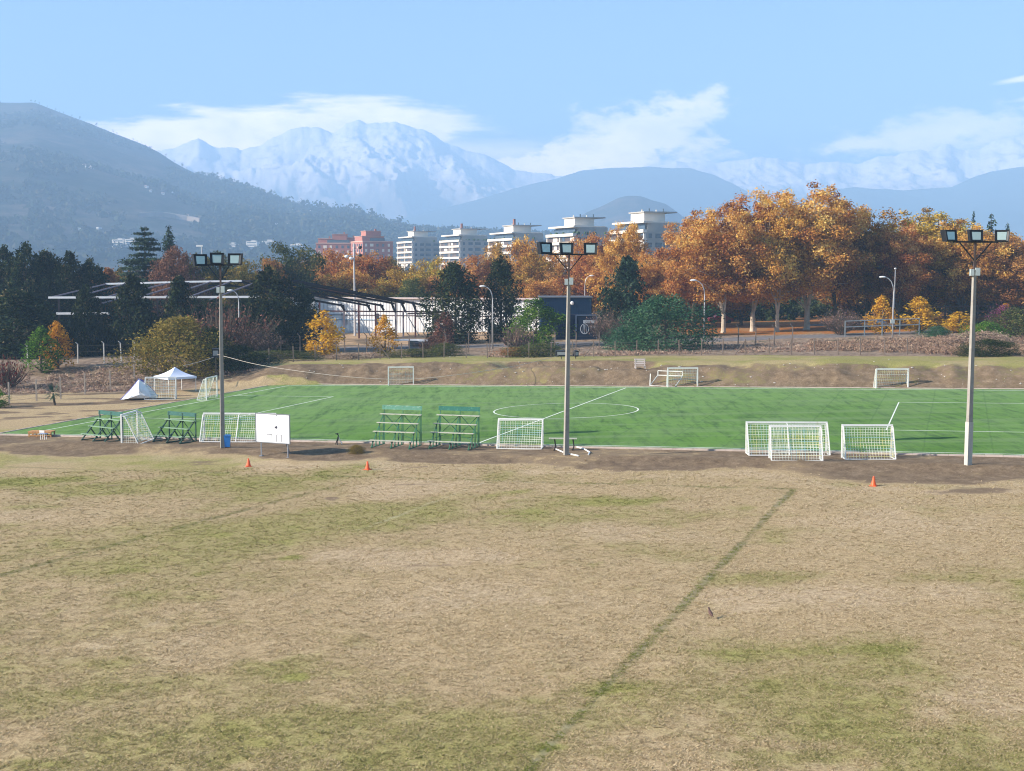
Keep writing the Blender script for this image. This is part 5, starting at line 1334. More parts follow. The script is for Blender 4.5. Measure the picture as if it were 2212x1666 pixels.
def mast():
    b = onray(767, 212, 740); k = 212/F; H = at(767, 525, 212).z-b.z
    o = thing('lamp_mast', 'tall thin lamp mast rising above the black rafters to the red flats', 'lamp mast', b)
    m = MB(); m.tube([(0, 0, -.1), (0, 0, H*.5), (-.05, 0, H)], [.2, .15, .10], 10); m.build('post', GALV, o)
    m = MB(); m.bar((-1.0, 0, H-2.0), (.8, 0, H-2.0), .08); m.bar((0, 0, H-.9), (.9, 0, H-.9), .07); m.build('crossarm', GALV, o)
    for x, z, c in ((-1.2, -2.1, LWH), (.95, -1.9, DARKB), (.95, -.7, DARKB), (-.5, -2.4, LWH)):
        m = MB(); m.ell((x, -.1, H+z), (.32, .22, .26), 10, 8); m.build('lamp_head', c, o)
mast()
def mast2():
    b = onray(440, 232, 740); H = at(440, 530, 232).z-b.z; o = thing('lamp_mast', 'thin pale mast behind the left floodlight heads', 'lamp mast', b)
    m = MB(); m.tube([(0, 0, -.1), (0, 0, H)], [.16, .08], 8); m.build('post', GALV, o)
    m = MB(); m.box((-.4, 0, H-.1), (1.1, .2, .3)); m.build('lamp_head', LWH, o)
mast2()

# ------------------------------------------------------------------ shed, steel frame, blue building, container
def corrugated():
    m = bpy.data.materials.new('whitewashed_sheet'); m.use_nodes = True; t = NT(m.node_tree); b = t.n['Principled BSDF']
    co = t.new('ShaderNodeTexCoord').outputs['Object']; mp = t.new('ShaderNodeMapping'); mp.inputs['Scale'].default_value = (6, 1, .35); t.l.new(co, mp.inputs[0])
    n = t.noise(mp.outputs[0], .8, 6, .75); c = t.ramp(n, [(.33, (.36, .33, .31)), (.43, (.70, .68, .66)), (.52, (.88, .88, .87))])
    c = t.mix(t.maprange(t.noise(co, .25, 5, .6), .58, .72), c, (.36, .33, .34)); t.put(b.inputs['Base Color'], c); b.inputs['Roughness'].default_value = .8
    return m
WSH = corrugated()
def shed():
    Y = 222; a = onray(560, Y, 715); z1 = at(900, 646, Y).z; z0 = a.z; xa = at(560, 700, Y).x; xb = at(1192, 700, Y).x
    o = thing('white_shed', 'long low whitewashed shed wall behind the roof frame and evergreens', 'shed', ((xa+xb)/2, Y, z0), -.27); L = (xb-xa)/.95; H = z1-z0
    m = MB(); m.box((0, 1.5, H/2-.3), (L, 3, H+.6))
    n = int(L/.5)
    for i in range(n): m.box((-L/2+(i+.5)*L/n, -.02, H/2), (L/n*.5, .06, H-.02))
    m.build('wall', WSH, o)
    m = MB(); m.box((0, 1.3, H+.1), (L+.6, 3.6, .18)); m.build('roof', mat('shed_roof_edge', (.62, .50, .46), .8, var=.2), o)
    m = MB(); m.box((0, -.10, H*.55), (L, .07, .10)); m.build('rail', mat('dark_red_steel', (.08, .04, .05), .6), o)
    DK_ = mat('opening_dark', (.03, .03, .04), .8)
    for px, py, w, h in ((650, 695, 30, 20), (810, 690, 9, 24), (945, 690, 16, 25), (1004, 694, 10, 16)):
        x = at(px, py, Y).x-o.location.x; m = MB(); m.box((x, -.08, at(px, py, Y).z-z0), (w*Y/F, .10, h*Y/F)); m.build('door' if h > 20 else 'window', DK_, o)
    m = MB(); x = at(780, 690, Y).x-o.location.x; m.box((x, -.1, H*.42), (10, .05, .12)); m.build('blue_pipe', mat('pale_blue_paint', (.2, .35, .5), .6), o)
shed()
WSTEEL = mat('white_steel', (.80, .80, .82), .5, .1, var=.1); DSTEEL = mat('black_steel', (.018, .012, .02), .6, .2, var=.3); RSTEEL = mat('rust_steel', (.12, .04, .04), .7, .2, var=.3)
def roof_frame():
    Yf_, Yr, Yb = 185.0, 197.0, 204.0
    o = thing('steel_roof_frame', 'bare steel roof frame of a hall, white beams left and black rafters right', 'steel frame', onray(240, 190, 740)); O = o.location
    P = lambda px, py, Y: at(px, py, Y)-O
    m = MB(); m.bar(P(105, 643, Yf_), P(560, 641.5, Yf_), .34, .28); m.build('eave_beam', WSTEEL, o)
    m = MB(); m.bar(P(122, 677.5, Yf_), P(236, 677, Yf_), .3, .3); m.build('tie_beam', WSTEEL, o)
    m = MB(); m.bar(P(229, 613.5, Yr), P(400, 609, Yr), .30, .26); m.build('ridge_beam', WSTEEL, o)
    m = MB(); m.bar(P(400, 609, Yr), P(522, 607, Yr), .30, .26); m.build('ridge_beam', WSTEEL, o)
    LG = mat('grey_rafter', (.24, .21, .25), .6, .2, var=.2)
    for i, (xa, ya, xb, yb) in enumerate(((112, 642, 230, 613.5), (160, 642.5, 272, 613), (198, 652, 310, 618), (248, 641, 362, 612), (300, 642, 408, 610), (352, 642, 455, 609), (405, 643, 500, 608), (452, 648, 548, 612), (200, 661, 290, 636))):
        m = MB(); m.bar(P(xa, ya, Yf_), P(xb, yb, Yr), .14, .16); m.build('rafter', LG, o)
    # right slope: long dark rafters down to the far eave
    ends = [(743, 661), (799, 661), (828, 661), (852, 656), (874, 655), (898, 656), (923, 661)]
    for i, (ex, ey) in enumerate(ends):
        sx = ex-300+6*i; sy = ey-55+i*.8
        m = MB(); m.bar(P(sx, sy, Yr), P(ex, ey, Yb), .22, .30); m.build('rafter', DSTEEL, o)
        for f in (.25, .5, .75): pass
        m = MB(); q = P(ex, ey, Yb); m.bar(q+Vector((-.5, 0, .3)), q+Vector((.1, 0, -1.3 if i > 2 else -.7)), .5, .3); m.build('knee_plate', DSTEEL, o)
    for (ax, ay, bx, by) in ((690, 672, 955, 674), (880, 678, 960, 676), (604, 612, 900, 655)):
        m = MB(); m.bar(P(ax, ay, Yb+.4), P(bx, by, Yb+.4), .16, .2); m.build('tie_beam', RSTEEL, o)
    m = MB(); m.bar(P(445, 607, Yr+.3), P(620, 607, Yr+.3), .2, .25)
    for i in range(9): m.bar(P(445+i*19, 607, Yr+.3), P(454+i*19, 617, Yr+.3), .08); m.bar(P(454+i*19, 617, Yr+.3), P(464+i*19, 607, Yr+.3), .08)
    m.bar(P(450, 617, Yr+.3), P(625, 622, Yr+.3), .14); m.build('lattice_girder', DSTEEL, o)
    for px, pt, Y, m_ in ((127, 643, Yf_, DSTEEL), (217, 643, Yf_, DSTEEL), (340, 643, Yf_, DSTEEL), (775, 650, Yb, RSTEEL), (811, 655, Yb, RSTEEL), (855, 648, Yb, mat('grey_column', (.2, .17, .2), .6)), (743, 662, Yb, mat('grey_column', (.2, .17, .2), .6)), (897, 660, Yb, RSTEEL), (871, 672, Yb, mat('grey_column', (.2, .17, .2), .6)), (690, 650, Yb, RSTEEL)):
        t_ = P(px, pt, Y); g = gz(t_.x+O.x, t_.y+O.y)-O.z; m = MB(); m.bar((t_.x, t_.y, g-.1), t_, .24, .24); m.build('column', m_, o)
    for ax, ay, bx, by in ((862, 650, 905, 725), (898, 672, 928, 728), (778, 684, 800, 725)):
        m = MB(); m.bar(P(ax, ay, Yb+1), P(bx, by, Yb+1), .12); m.build('brace', mat('blue_grey_steel', (.25, .32, .42), .5), o)
roof_frame()
NAVY = mat('navy_sheet', (.012, .035, .085), .9, 0, var=.15, spec=.1); NAVYD = mat('navy_container', (.008, .016, .04), .9, 0, var=.2, spec=.1)
def blue_hall():
    Y = 206; a = onray(1235, Y, 722); xa = at(1168, 690, Y).x; xb = at(1278, 690, Y).x; H = at(1235, 643.5, Y).z-a.z; L = xb-xa
    o = thing('blue_hall', 'dark navy sheet metal hall behind the container and bright green bush', 'hall', ((xa+xb)/2, Y, a.z))
    m = MB(); m.box((0, 5, H/2-.3), (L, 10, H+.6)); n = 20
    for i in range(n): m.box((-L/2+(i+.5)*L/n, -.02, H/2-.05), (L/n*.45, .05, H-.2))
    m.build('wall', NAVY, o); m = MB(); m.box((0, 5, H+.08), (L+.4, 10.4, .15)); m.build('roof', mat('roof_edge', (.10, .11, .13), .6), o)
    m = MB(); m.box((-L*.02, -.1, H*.42), (L*.9, .06, .12)); m.build('rail', NAVYD, o)
    m = MB(); m.ell((0.9, -.15, H-.8), (.28, .15, .3)); m.build('wall_lamp', LWH, o)
    Y = 190; a = onray(1245, Y, 735); xa = at(1202, 700, Y).x; xm = at(1243, 700, Y).x; xb = at(1289, 700, Y).x; H = at(1245, 680, Y).z-a.z; L = xb-xa
    o = thing('shipping_container', 'near black blue shipping container with pale markings beside the navy hall', 'container', (xm, Y, a.z), .0)
    m = MB(); m.box(((xa-xm)/2, 1.8, H/2-.1), (xm-xa, 3.2, H+.2)); m.box(((xb-xm)/2, .8, H/2-.1), (xb-xm, 3.2, H+.2))
    for i in range(9): m.box(((xa-xm)*(i+.5)/9, .18, H/2), (.12, .05, H-.3))
    m.build('container_body', NAVYD, o)
    m = MB()
    for x in (0.05, xb-xm-.05): m.box((x, -.84, H/2), (.12, .08, H))
    m.box(((xb-xm)/2, -.84, H-.05), (xb-xm-.14, .08, .12)); m.build('door_frame', mat('container_edge', (.10, .14, .22), .5), o)
    PM_ = mat('stencil_paint', (.40, .44, .50), .7); m = MB(); k = Y/F
    m.box((1.9, -.83, H-.95), (1.7, .02, .42)); 
    for q in (2.2, 2.75, 3.1): pass
    m.build('sign_plate', PM_, o)
    m = MB()
    for i in range(3): m.box((2.15+.42*i, -.83, H-1.7), (.30, .02, .36))
    for i in range(14):
        a0 = 2*math.pi*i/14; a1 = 2*math.pi*(i+1)/14; c = Vector((1.25, -.83, 1.55)); m.bar(c+Vector((.58*math.cos(a0), 0, .70*math.sin(a0))), c+Vector((.58*math.cos(a1), 0, .70*math.sin(a1))), .10, .02, up=(0, 1, 0))
    for q in (-.25, 0, .25): m.bar((1.25+q, -.83, .95), (1.25+q*.7, -.83, 2.1), .06, .02, up=(0, 1, 0))
    m.bar((1.25, -.83, 2.2), (1.4, -.83, 2.5), .09, .02, up=(0, 1, 0)); m.build('emblem', PM_, o)
blue_hall()
def pool_cover():
    p = onray(918, 186, 742); o = thing('covered_pallet', 'dark tarpaulin heap on the paved yard in front of the shed', 'tarpaulin', p, .05); k = 186/F
    m = MB(); m.box((0, 0, .5), (60*k*.75, 4, .35), taper=.9); m.box((-1, 1, .35), (40*k, 3, .7)); m.build('tarpaulin', mat('tarp_dark', (.03, .045, .06), .6, bump=.5), o)
    m = MB(); m.box((-2.4, -1.2, .85), (3.6, .5, .22)); m.box((-.2, -1.5, .8), (1.3, .5, .3)); m.build('white_bag', WSTEEL, o)
pool_cover()
def white_wall_piece():
    p = onray(2110, 225, 690)
white_wall_piece()

# ------------------------------------------------------------------ apartment blocks
BWH = mat('block_white', (.76, .68, .58), .8, var=.05, scale=.2); BSHADE = mat('block_shade_grey', (.40, .38, .35), .85, var=.08, scale=.2); BDK = mat('block_recess', (.10, .075, .07), .7, var=.5, scale=.5)  # the grey puts the shade of the white blocks' fronts into the colour
GLS = mat('block_glass', (.07, .10, .13), .15, var=.4, scale=.4, spec=.8); CHM = mat('chimney_red', (.32, .13, .09), .85); PLN = mat('terrace_plants', (.05, .09, .03), .9, var=.5, scale=1.0)
RBR = mat('red_brick', (.40, .16, .12), .9, var=.15, scale=.4); RBRD = mat('red_brick_trim', (.60, .36, .28), .9, var=.1)
def apartment(px_corner, py_top, Y, label, rz, a=26, b=17, floors=10, st=3.0, seed=0, chimney=True, bscale=1.0, slab_right=False):
    """a = length of the sunny balcony side (local -x face), b = width of the front (local -y face); corner at the origin"""
    c = at(px_corner, 560, Y); top = at(px_corner, py_top, Y).z; base = -2.0; H = top-base
    o = thing('apartment_block', label, 'apartment block', (c.x, c.y, base), rz, 'white apartment blocks'); rr = random.Random(seed)
    Hm = H-8.2                                              # main body; above it a setback floor and the roof house
    nf = floors; st = 3.05; z0 = Hm-nf*st
    m = MB(); m.box((b/2+.9, a/2+.6, Hm/2), (b-1.8, a-1.2, Hm)); m.box((b/2+.02, .55, Hm/2), (b-.04, 1.1, Hm)); m.build('wall', BSHADE, o)
    # sunny side: recess, balcony bands, fins
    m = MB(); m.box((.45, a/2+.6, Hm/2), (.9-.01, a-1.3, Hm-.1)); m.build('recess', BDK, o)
    for i in range(nf+1):
        z = Hm-i*st
        s = MB(); s.box((-.35, a/2, z+.05), (1.5, a+.2, 1.05)); s.build('balcony', BWH, o)
        if i:
            for k in range(3):
                s = MB(); s.box((-.02, a*(.14+.30*k)+rr.uniform(-.6, .6), z+1.6), (.10, rr.choice((2.6, 4.2, 5.0)), 1.5)); s.build('window', GLS if rr.random() < .6 else BWH, o)
    for y in (.35, a*.52, a-.3):
        s = MB(); s.box((-.25, y, Hm/2-.2), (1.0, .6, Hm-1.2)); s.build('fin_wall', BWH, o)
    # front face windows
    for i in range(1, nf+1):
        z = Hm-i*st+1.5
        for x, w in ((b*.10, 1.2), (b*.30, 2.4), (b*.52, 3.2), (b*.80, 3.4)):
            s = MB(); s.box((x, -.03, z), (w, .10, 1.5)); s.build('window', GLS, o)
            if x > b*.45: q = MB(); q.box((x, -.25, z-1.25), (w+.6, .5, .9)); q.build('balcony', BSHADE, o)
    # planted parapet
    s = MB()
    for i in range(26): s.ell((rr.uniform(-.5, b*.8), rr.uniform(0, a), Hm+.7), (rr.uniform(.3, .8), rr.uniform(.3, .8), rr.uniform(.3, .7)), 6, 4)
    s.build('terrace_plants', PLN, o)
    # setback floor
    s = MB(); s.box((b*.42+1.6, a*.52, Hm+1.5), (b*.78, a*.80, 3.0)); s.build('setback_wall', BSHADE, o)
    s = MB(); s.box((1.4, a*.52, Hm+1.5), (.3, a*.78, 1.7)); s.build('setback_window', GLS, o)
    s = MB(); s.box((1.3, a*.5, Hm+3.15), (3.4, a*.92, .65)); s.box((b*.45, a*.55, Hm+3.15), (b*.85, a*.82, .55)); s.build('setback_roof', BWH, o)
    s = MB(); s.box((b+5, a*.45, (Hm-2.2)/2), (10.4, a*.6, Hm-2.2)); s.build('side_wing', BSHADE, o); s = MB(); s.box((b+5, a*.45, Hm-2.0), (10.7, a*.62, .3)); s.build('side_wing_roof', BWH, o)
    # roof house with a wide slab
    s = MB(); s.box((b*.38, a*.40, Hm+4.9), (b*.50, a*.38, 3.0)); s.build('roof_house', BWH if not slab_right else BWH, o)
    s = MB(); s.box((b*.50, a*.40, Hm+6.6), (b*.80, a*.44, .42)); s.build('roof_slab', BSHADE, o)  # slab coloured grey for the shade on its near edge
    if chimney: s = MB(); s.box((b*.22, a*.3, Hm+8.0), (.9, 1.2, 3.0)); s.build('chimney', CHM, o)
    for q in range(4): s = MB(); s.tube([(b*(.2+.17*q), a*.35, Hm+6.8), (b*(.2+.17*q), a*.35, Hm+7.6+.4*(q % 2))], .22, 8); s.build('vent', GLS if q % 2 else BWH, o)
    return o
RZ = -R(22)
apartment(893, 493, 810, 'farthest white apartment block, right beside the red brick flats', RZ*-1, 30, 18, 10, seed=1)
apartment(995, 487, 730, 'second farthest white apartment block with a red chimney', RZ*-1, 32, 19, 10, seed=2)
apartment(1110, 478, 620, 'middle white apartment block of the row of five, half hidden by orange trees', RZ*-1, 31, 18, 10, seed=3)
apartment(1243, 459, 500, 'second nearest white apartment block, above the middle lamp heads', RZ*-1, 25, 16, 9, seed=4, chimney=False)
apartment(1395, 446, 455, 'nearest and largest white apartment block left of the tall plane trees', RZ*-1, 26, 16, 9, seed=5, chimney=False)
def red_flats(pxc, pytop, Y, a, b, rz, label, seed, wing):
    c = at(pxc, 560, Y); H = at(pxc, pytop, Y).z+2; o = thing('brick_apartment_block', label, 'apartment block', (c.x, c.y, -2), rz, 'red brick flats'); rr = random.Random(seed); Hm = H-6.6
    m = MB(); m.box((b/2, a/2, Hm/2), (b, a, Hm)); m.build('wall', RBR, o)
    m = MB(); m.box((b/2, a/2, Hm+.2), (b+.5, a+.5, .6)); m.build('parapet', RBRD, o)
    for i in range(8):
        z = Hm-1.9-i*3
        for k in range(int(b/3.4)):
            s = MB(); s.box((1.9+k*3.4, -.05, z), (1.3 if k != 1 else 2.0, .12, 1.6)); s.build('window', GLS if rr.random() < .6 else BWH, o)
        for k in range(int(a/4)):
            s = MB(); s.box((-.05, 2.2+k*4, z), (.12, 2.0, 1.5)); s.build('window', GLS, o)
            if k % 2: q = MB(); q.box((-.5, 2.2+k*4, z-1.2), (1.0, 3.2, .9)); q.build('balcony', RBRD, o)
    for (x, y, w, d, h) in wing:
        s = MB(); s.box((x, y, Hm+.5+h/2), (w, d, h)); s.build('roof_house', RBR, o); s = MB(); s.box((x, y, Hm+.5+h+.12), (w+.6, d+.6, .25)); s.build('roof_slab', RBRD, o)
        s = MB(); s.box((x+w*.3, y, Hm+.5+h+.8), (.9, .9, 1.3)); s.build('chimney', CHM, o)
    s = MB(); s.box((b*.5, 1.2, Hm+1.3), (b*.5, .6, 1.6)); s.build('terrace_window', GLS, o)
    return o
red_flats(683, 502, 800, 14, 26, .04, 'red brick flats at the left end, lower of the two brick blocks', 1, [(13.5, 7, 8.5, 8, 5.0), (5, 6, 8, 6, 2.4), (20, 8, 5, 6, 3.0)])
red_flats(784, 497, 770, 22, 18, .42, 'red brick flats, higher and darker block beside the farthest white block', 2, [(7.5, 8, 9, 9, 5.6), (6.5, 8, 13, 14, 2.6)])
# small white blocks at the foot of the hill
def small_block(px, py_top, py_bot, wpx, Y, label, fl=3):
    p = hill_at(px, py_bot); Y = p.y; H = at(px, py_top, Y).z-p.z; w = wpx/F*Y; o = thing('distant_block', label, 'building', (p.x, p.y, p.z-15), -.15, 'pale blocks at the foot of the hill')
    m = MB(); m.box((0, 0, (H+15)/2), (w, 14, H+15)); m.build('wall', BWH, o)
    for i in range(fl): s = MB(); s.box((0, -7.05, 15+H*(i+.5)/fl), (w*.86, .2, H/fl*.4)); s.build('window', GLS, o)
    m = MB(); m.box((w*.1, 0, H+15+1), (w*.4, 8, 2)); m.build('roof', BSHADE, o)
for a_ in ((545, 522, 545, 24, 1120, 'pale terraced block on the left of the pair behind the left pole', 4), (578, 521, 540, 26, 1140, 'pale terraced block right of its twin at the foot of the hill', 4), (497, 527, 545, 18, 1080, 'small pale block left of the pair at the foot of the hill', 3),
           (247, 518, 536, 26, 1130, 'pale block left of the cedar at the foot of the hill', 3), (275, 517, 540, 22, 1150, 'narrow pale block touching the cedar on its left', 4), (640, 528, 545, 26, 1000, 'long low pale block left of the red brick flats', 2)):
    small_block(*a_)
# houses scattered over the slope
ROOFX = 0; HW = mat('house_white', (.82, .78, .72), .8, var=.05); HR = mat('house_roof', (.45, .30, .25), .9, var=.2)
houses = [(180, 360, 7, 7, 'tallest small white building alone high on the hazy hill'), (190, 362, 12, 4, 'long white building high on the hazy hill'), (352, 412, 6, 4, 'white house in the middle of the slope, left of the others'),
          (345, 418, 6, 3, 'lower white house in the middle of the slope'), (320, 415, 5, 2.5, 'tiny house left on the middle slope'), (368, 417, 7, 3, 'pale house right on the middle slope'), (312, 404, 4, 3, 'tiny white house above the middle slope'),
          (540, 430, 14, 4, 'white villa standing alone below the ridge'), (600, 488, 30, 9, 'large terraced white building on the lower slope'), (622, 458, 18, 7, 'white villa, biggest of the cluster on the right shoulder'),
          (634, 463, 10, 5, 'white house right in the cluster on the right shoulder'), (608, 455, 8, 5, 'white house left in the cluster on the right shoulder'), (668, 458, 6, 4, 'small white house right of the cluster on the shoulder'),
          (690, 470, 10, 4, 'low white house below the small one on the shoulder'), (722, 466, 6, 4, 'white house with reddish roof near the ridge end'), (762, 470, 9, 4, 'white house nearest the right end of the ridge'),
          (740, 476, 9, 3, 'white house below the ridge end'), (650, 470, 22, 2.5, 'long low white wall like house under the cluster'), (402, 468, 5, 2, 'tiny house on the bare lower slope'), (160, 500, 6, 2.5, 'tiny house low on the slope above the dark trees'), (205, 495, 5, 2.5, 'tiny pale house low on the slope left of the cedar'), (470, 500, 9, 3, 'pale house low on the slope behind the conifer')]
for i, (px, py, w, h, lab) in enumerate(houses):
    p = hill_at(px, py+h/2); k = p.y/F; o = thing('hillside_house', lab, 'house', (p.x, p.y-2, p.z-3), (i % 5-2)*.15, 'houses on the hillside'); ww = w*k; hh = h*k
    m = MB(); m.box((0, 0, (hh+3)/2), (ww, 9, hh+3)); m.build('wall', HW, o)
    m = MB(); m.box((0, 0, hh+3.3), (ww+1, 10, .7), taper=.8); m.build('roof', HW if i % 3 else HR, o)
    m = MB(); m.box((0, -4.55, 3+hh*.45), (ww*.7, .2, hh*.35)); m.build('window', GLS, o)
# terrace road cut into the slope
m = MB(); P = [hill_at(px, py) for px, py in ((290, 474), (318, 471), (345, 469), (372, 474), (400, 478), (430, 484))]
for a, b in zip(P[:-1], P[1:]):
    m.quad(a+Vector((0, -6, 0)), b+Vector((0, -6, 0)), b+Vector((0, -4, 7)), a+Vector((0, -4, 7)))
    m.quad(a+Vector((0, -4, 7)), b+Vector((0, -4, 7)), b+Vector((0, 6, 8)), a+Vector((0, 6, 8)))
o = m.build('hill_road', mat('road_cut', (.26, .21, .17), .9, var=.2, scale=.05)); o['kind'] = 'structure'

# ------------------------------------------------------------------ masses of growth nobody could count
def scatter_clumps(name, label, P, r, leafn, size, m_, seed, flat=1.0, kflat=None, k=.3, asp=1.0, upright=0.0):
    rg = np.random.default_rng(seed); n = len(P); d = rg.normal(size=(n*leafn, 3)); d /= np.linalg.norm(d, axis=1)[:, None]
    rr_ = np.repeat(r, leafn)*rg.random(n*leafn)**.4; Q = np.repeat(P, leafn, 0)+d*rr_[:, None]*np.array([1, 1, flat]); v = np.clip(np.repeat(rg.random(n), leafn)*.7+.3*rg.random(n*leafn), 0, 1)
    A, B = rot_frames(len(Q), d, rg, k)
    if upright: A = A*(1-upright)+np.array([0, 0, 1.0])*upright
    s = np.repeat(size, leafn)*(.6+.8*rg.random(len(Q))); V, Fq = leaves_from(Q, A, B, s*asp, s)
    o = npmesh(name, V, Fq, m_, {'v': ('FLOAT', 'POINT', np.repeat(v, 4))}); tag(o, label, 'vegetation', kind='stuff'); return o
rg = np.random.default_rng(21)
# trees covering the hill
Xh, Yh, Zh = hill_g; n = 22000
ii = (rg.random(n)**.75*(Xh.shape[0]-1)).astype(int); jj = rg.integers(60, Xh.shape[1]-130, n)
fx_ = rg.random(n); i2 = np.clip(ii+1, 0, Xh.shape[0]-1); j2 = jj+1
X_ = Xh[ii, jj]*(1-fx_)+Xh[i2, j2]*fx_; Y_ = Yh[ii, jj]*(1-fx_)+Yh[i2, j2]*fx_; Z_ = Zh[ii, jj]*(1-fx_)+Zh[i2, j2]*fx_
dens = fbm(X_, Y_, 240, 4, 301); pxh = CX+F*X_/Y_; keep = dens > (.46-.14*sst(pxh, 380, 620)); keep &= rg.random(n) < (.6+.4*sst(pxh, 150, 600))
P = np.stack([X_, Y_, Z_+3], 1)[keep]; L_HILL = leafmat('leaf_hill', [(0, (.02, .035, .02)), (.6, (.045, .06, .035)), (1, (.11, .09, .05))], .1)
scatter_clumps('hillside_trees', 'dark trees scattered over the hazy hillside', P, 5+4.5*rg.random(len(P)), 12, 3.2+1.6*rg.random(len(P)), L_HILL, 5, 1.1)
# ridge trees
rp = np.concatenate([np.linspace(430, 900, 150), np.linspace(60, 430, 60)]); Rt = []
for q in rp:
    if rg.random() < (.75 if q > 430 else .4):
        j = int(np.argmin(np.abs(CX+F*Xh[-1]/Yh[-1]-q))); s_ = 3.2+rg.random()*8; Rt.append((Xh[-1, j], Yh[-1, j]-4, Zh[-1, j]+s_*.6, s_*(.35 if q < 430 else 1)))
Rt = np.array(Rt); scatter_clumps('ridge_trees', 'small trees standing along the ridge of the hill', Rt[:, :3], Rt[:, 3], 26, Rt[:, 3]*.35, L_HILL, 6, 1.4)
# far woods behind the park
n = 5200; px_ = rg.uniform(-250, 2500, n); Yw = rg.uniform(300, 620, n); Xw = (px_-CX)/F*Yw
P = np.stack([Xw, Yw, 1+rg.random(n)*9*(.6+.4*fbm(Xw, Yw, 40, 3, 311))], 1)
L_WOOD = leafmat('leaf_far_wood', [(0, (.03, .035, .02)), (.4, (.08, .06, .03)), (.7, (.24, .12, .05)), (1, (.36, .20, .07))], .15)
scatter_clumps('far_woods', 'far off autumn woods filling the gaps behind the park trees', P, 1.8+2.2*rg.random(n), 26, .7+.4*rg.random(n), L_WOOD, 7, 1.1)
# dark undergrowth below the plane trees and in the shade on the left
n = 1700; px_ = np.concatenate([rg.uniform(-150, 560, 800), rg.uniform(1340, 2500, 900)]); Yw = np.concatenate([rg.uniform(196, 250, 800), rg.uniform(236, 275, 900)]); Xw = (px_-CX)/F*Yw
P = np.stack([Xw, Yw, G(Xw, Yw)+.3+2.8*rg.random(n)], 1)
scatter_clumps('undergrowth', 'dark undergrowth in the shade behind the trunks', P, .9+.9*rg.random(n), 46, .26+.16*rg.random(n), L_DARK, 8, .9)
# dry weeds between the fences
n = 5200; px_ = rg.uniform(-60, 2400, n); u_ = rg.random(n)
lo_ = np.where(px_ < 560, 136+0*px_, 158.5); hi_ = np.where(px_ < 560, 154, 172); Yw = lo_+(hi_-lo_)*u_; Xw = (px_-CX)/F*Yw
kp = fbm(Xw, Yw, 5, 3, 321) > np.where((px_ > 700) & (px_ < 1320), .5, .40); kp &= ~((px_ > 300) & (px_ < 560) & (Yw < 146))
P = np.stack([Xw, Yw, G(Xw, Yw)+.05], 1)[kp]; q_ = fbm(P[:, 0], P[:, 1], 6, 3, 377)
scatter_clumps('dry_weeds', 'pinkish dry weeds and brambles between the fences and the road', P, .2+.9*q_*rg.random(len(P)), 34, .045+.04*rg.random(len(P)), L_DRY, 9, .6, upright=.3, asp=1.8)
n = 3200; px_ = rg.uniform(1750, 2400, n); Yw = rg.uniform(143, 172, n); yb = lin(px_, [(1750, 160), (1900, 155), (2050, 148), (2400, 141)]); kp = Yw > yb; Xw = (px_-CX)/F*Yw
P = np.stack([Xw, Yw, G(Xw, Yw)+.25], 1)[kp]
scatter_clumps('bramble_bank', 'reddish brown brambles on the bank at the right', P, .25+.6*rg.random(len(P))**2, 40, .045+.035*rg.random(len(P)), leafmat('leaf_bramble', [(0, (.18, .11, .08)), (.5, (.32, .21, .14)), (1, (.46, .35, .24))], .1), 10, .7, upright=.25, asp=1.6)
n = 2600; px_ = rg.uniform(-60, 320, n); Yw = rg.uniform(128, 150, n); Xw = (px_-CX)/F*Yw; u_, v_ = uv(Xw, Yw); kp = (bank(Xw, Yw) > .15) & (fbm(Xw, Yw, 5, 3, 333) > .42)
P = np.stack([Xw, Yw, G(Xw, Yw)+.2], 1)[kp]
scatter_clumps('bramble_slope', 'grey brown brambles on the slope behind the left fence', P, .3+.5*rg.random(len(P)), 34, .045+.04*rg.random(len(P)), L_DRY, 12, .8, upright=.25, asp=1.6)
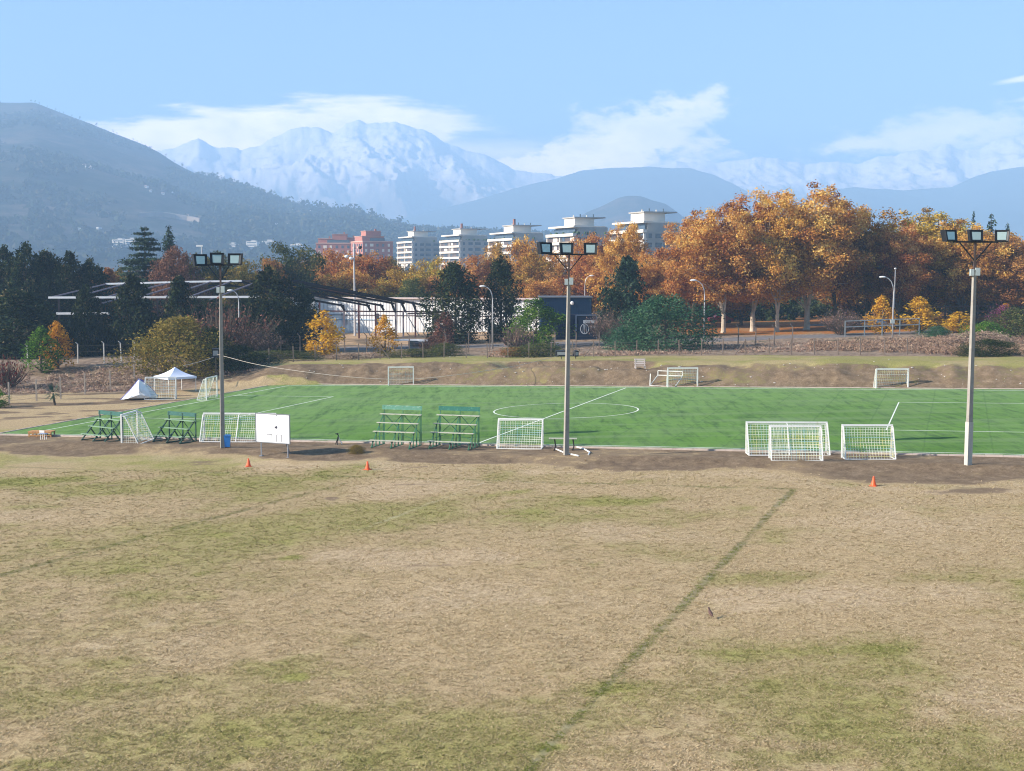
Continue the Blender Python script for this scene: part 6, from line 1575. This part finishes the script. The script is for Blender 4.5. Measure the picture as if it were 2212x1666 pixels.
# fallen leaves under the plane trees
# short dry grass of the near field
def grass():
    rg = np.random.default_rng(77); n = 210000
    t = rg.random(n); Y = 27*(80/27)**(t**1.25); X = rg.uniform(-1, 1, n)*(.40*Y+2.5); u, v = uv(X, Y); kp = (v < 78)&(fbm(X, Y, .35, 3, 351) > .40)
    X = X[kp]; Y = Y[kp]; n = len(X); Z = G(X, Y); h = (.012+.026*rg.random(n))*(.8+Y/90); w = (.010+.010*rg.random(n))*(.7+Y/45)
    V = []; C = []; MA, MB_, MD = masks(X, Y); kp = MA[:, 1]+.15*rg.normal(size=n) < .28; X = X[kp]; Y = Y[kp]; Z = Z[kp]; h = h[kp]; w = w[kp]; MA = MA[kp]; MD = MD[kp]; n = len(X)
    vv = .71-.60*MA[:, 0]+.10*MA[:, 3]-.40*MD
    for b in range(3):
        q = rg.uniform(0, 6.28, n); l = h*(1.6+1.6*rg.random(n)); ox = rg.normal(size=n)*.03; oy = rg.normal(size=n)*.03
        dx = np.cos(q); dy = np.sin(q); a = np.stack([X+ox-dy*w, Y+oy+dx*w, Z-.005], 1); c = np.stack([X+ox+dy*w, Y+oy-dx*w, Z-.005], 1)
        e = np.stack([X+ox+dx*l, Y+oy+dy*l, Z+h*rg.uniform(.5, 1.1, n)], 1); V.append(np.stack([a, c, e], 1).reshape(-1, 3)); C.append(np.repeat(np.clip(vv+.13*rg.normal(size=n), 0, 1), 3))
    V = np.concatenate(V); Fq = np.arange(len(V)).reshape(-1, 3)
    o = npmesh('dry_grass', V, Fq, leafmat('leaf_straw', [(0, (.16, .18, .04)), (.3, (.31, .27, .11)), (.55, (.46, .35, .20)), (.8, (.58, .45, .28)), (1, (.68, .54, .37))], .2, .0, .0), {'v': ('FLOAT', 'POINT', np.concatenate(C))}); tag(o, 'short dry straw coloured grass of the near field', 'grass', kind='stuff')
grass()
# parked cars in the park shade
CARD = mat('car_blue_grey', (.05, .07, .10), .25, .4, var=.05); CARS = mat('car_silver', (.40, .44, .46), .25, .5, var=.05); CARR = mat('car_red', (.30, .02, .03), .3, .2)
def car(px, Y, rz, m_, label):
    p = onray(px, Y, 700); o = thing('parked_car', label, 'car', p, rz, 'cars parked in the park')
    prof = [(-2.1, .35), (-2.15, .75), (-1.9, .95), (-1.2, 1.0), (-.75, 1.42), (.7, 1.45), (1.3, 1.02), (2.0, .9), (2.15, .6), (2.1, .3)]
    m = MB(); n = len(prof)
    for s_ in (-1, 1): m.quad(*[(x, s_*(.84 if z < 1.05 else .68), z) for x, z in (prof if s_ < 0 else prof[::-1])])
    for (xa, za), (xb, zb) in zip(prof, prof[1:]+prof[:1]):
        ya = .84 if za < 1.05 else .68; yb = .84 if zb < 1.05 else .68; m.quad((xa, ya, za), (xb, yb, zb), (xb, -yb, zb), (xa, -ya, za))
    m.build('body', m_, o)
    for s_ in (-1, 1):
        m = MB(); m.quad((-1.1, s_*.80, 1.06), (1.15, s_*.80, 1.06), (.65, s_*.715, 1.38), (-.72, s_*.715, 1.38)); m.build('side_window', GLS, o)
        for x in (-1.35, 1.35): w_ = MB(); w_.tube([(x, s_*.70, .32), (x, s_*.90, .32)], .32, 14); w_.build('wheel', mat('rubber', (.02, .02, .02), .8), o)
car(2196, 214, .1, CARD, 'dark blue parked car in the park at the right edge')
car(1893, 199, .05, CARS, 'silver parked car half hidden behind the golden sapling by the tall lamp')
car(1556, 232, .1, CARR, 'red parked car in the shade left of the pale forked plane trunk')
car(1830, 214, .0, CARD, 'dark parked car in the shade behind the metal rail')
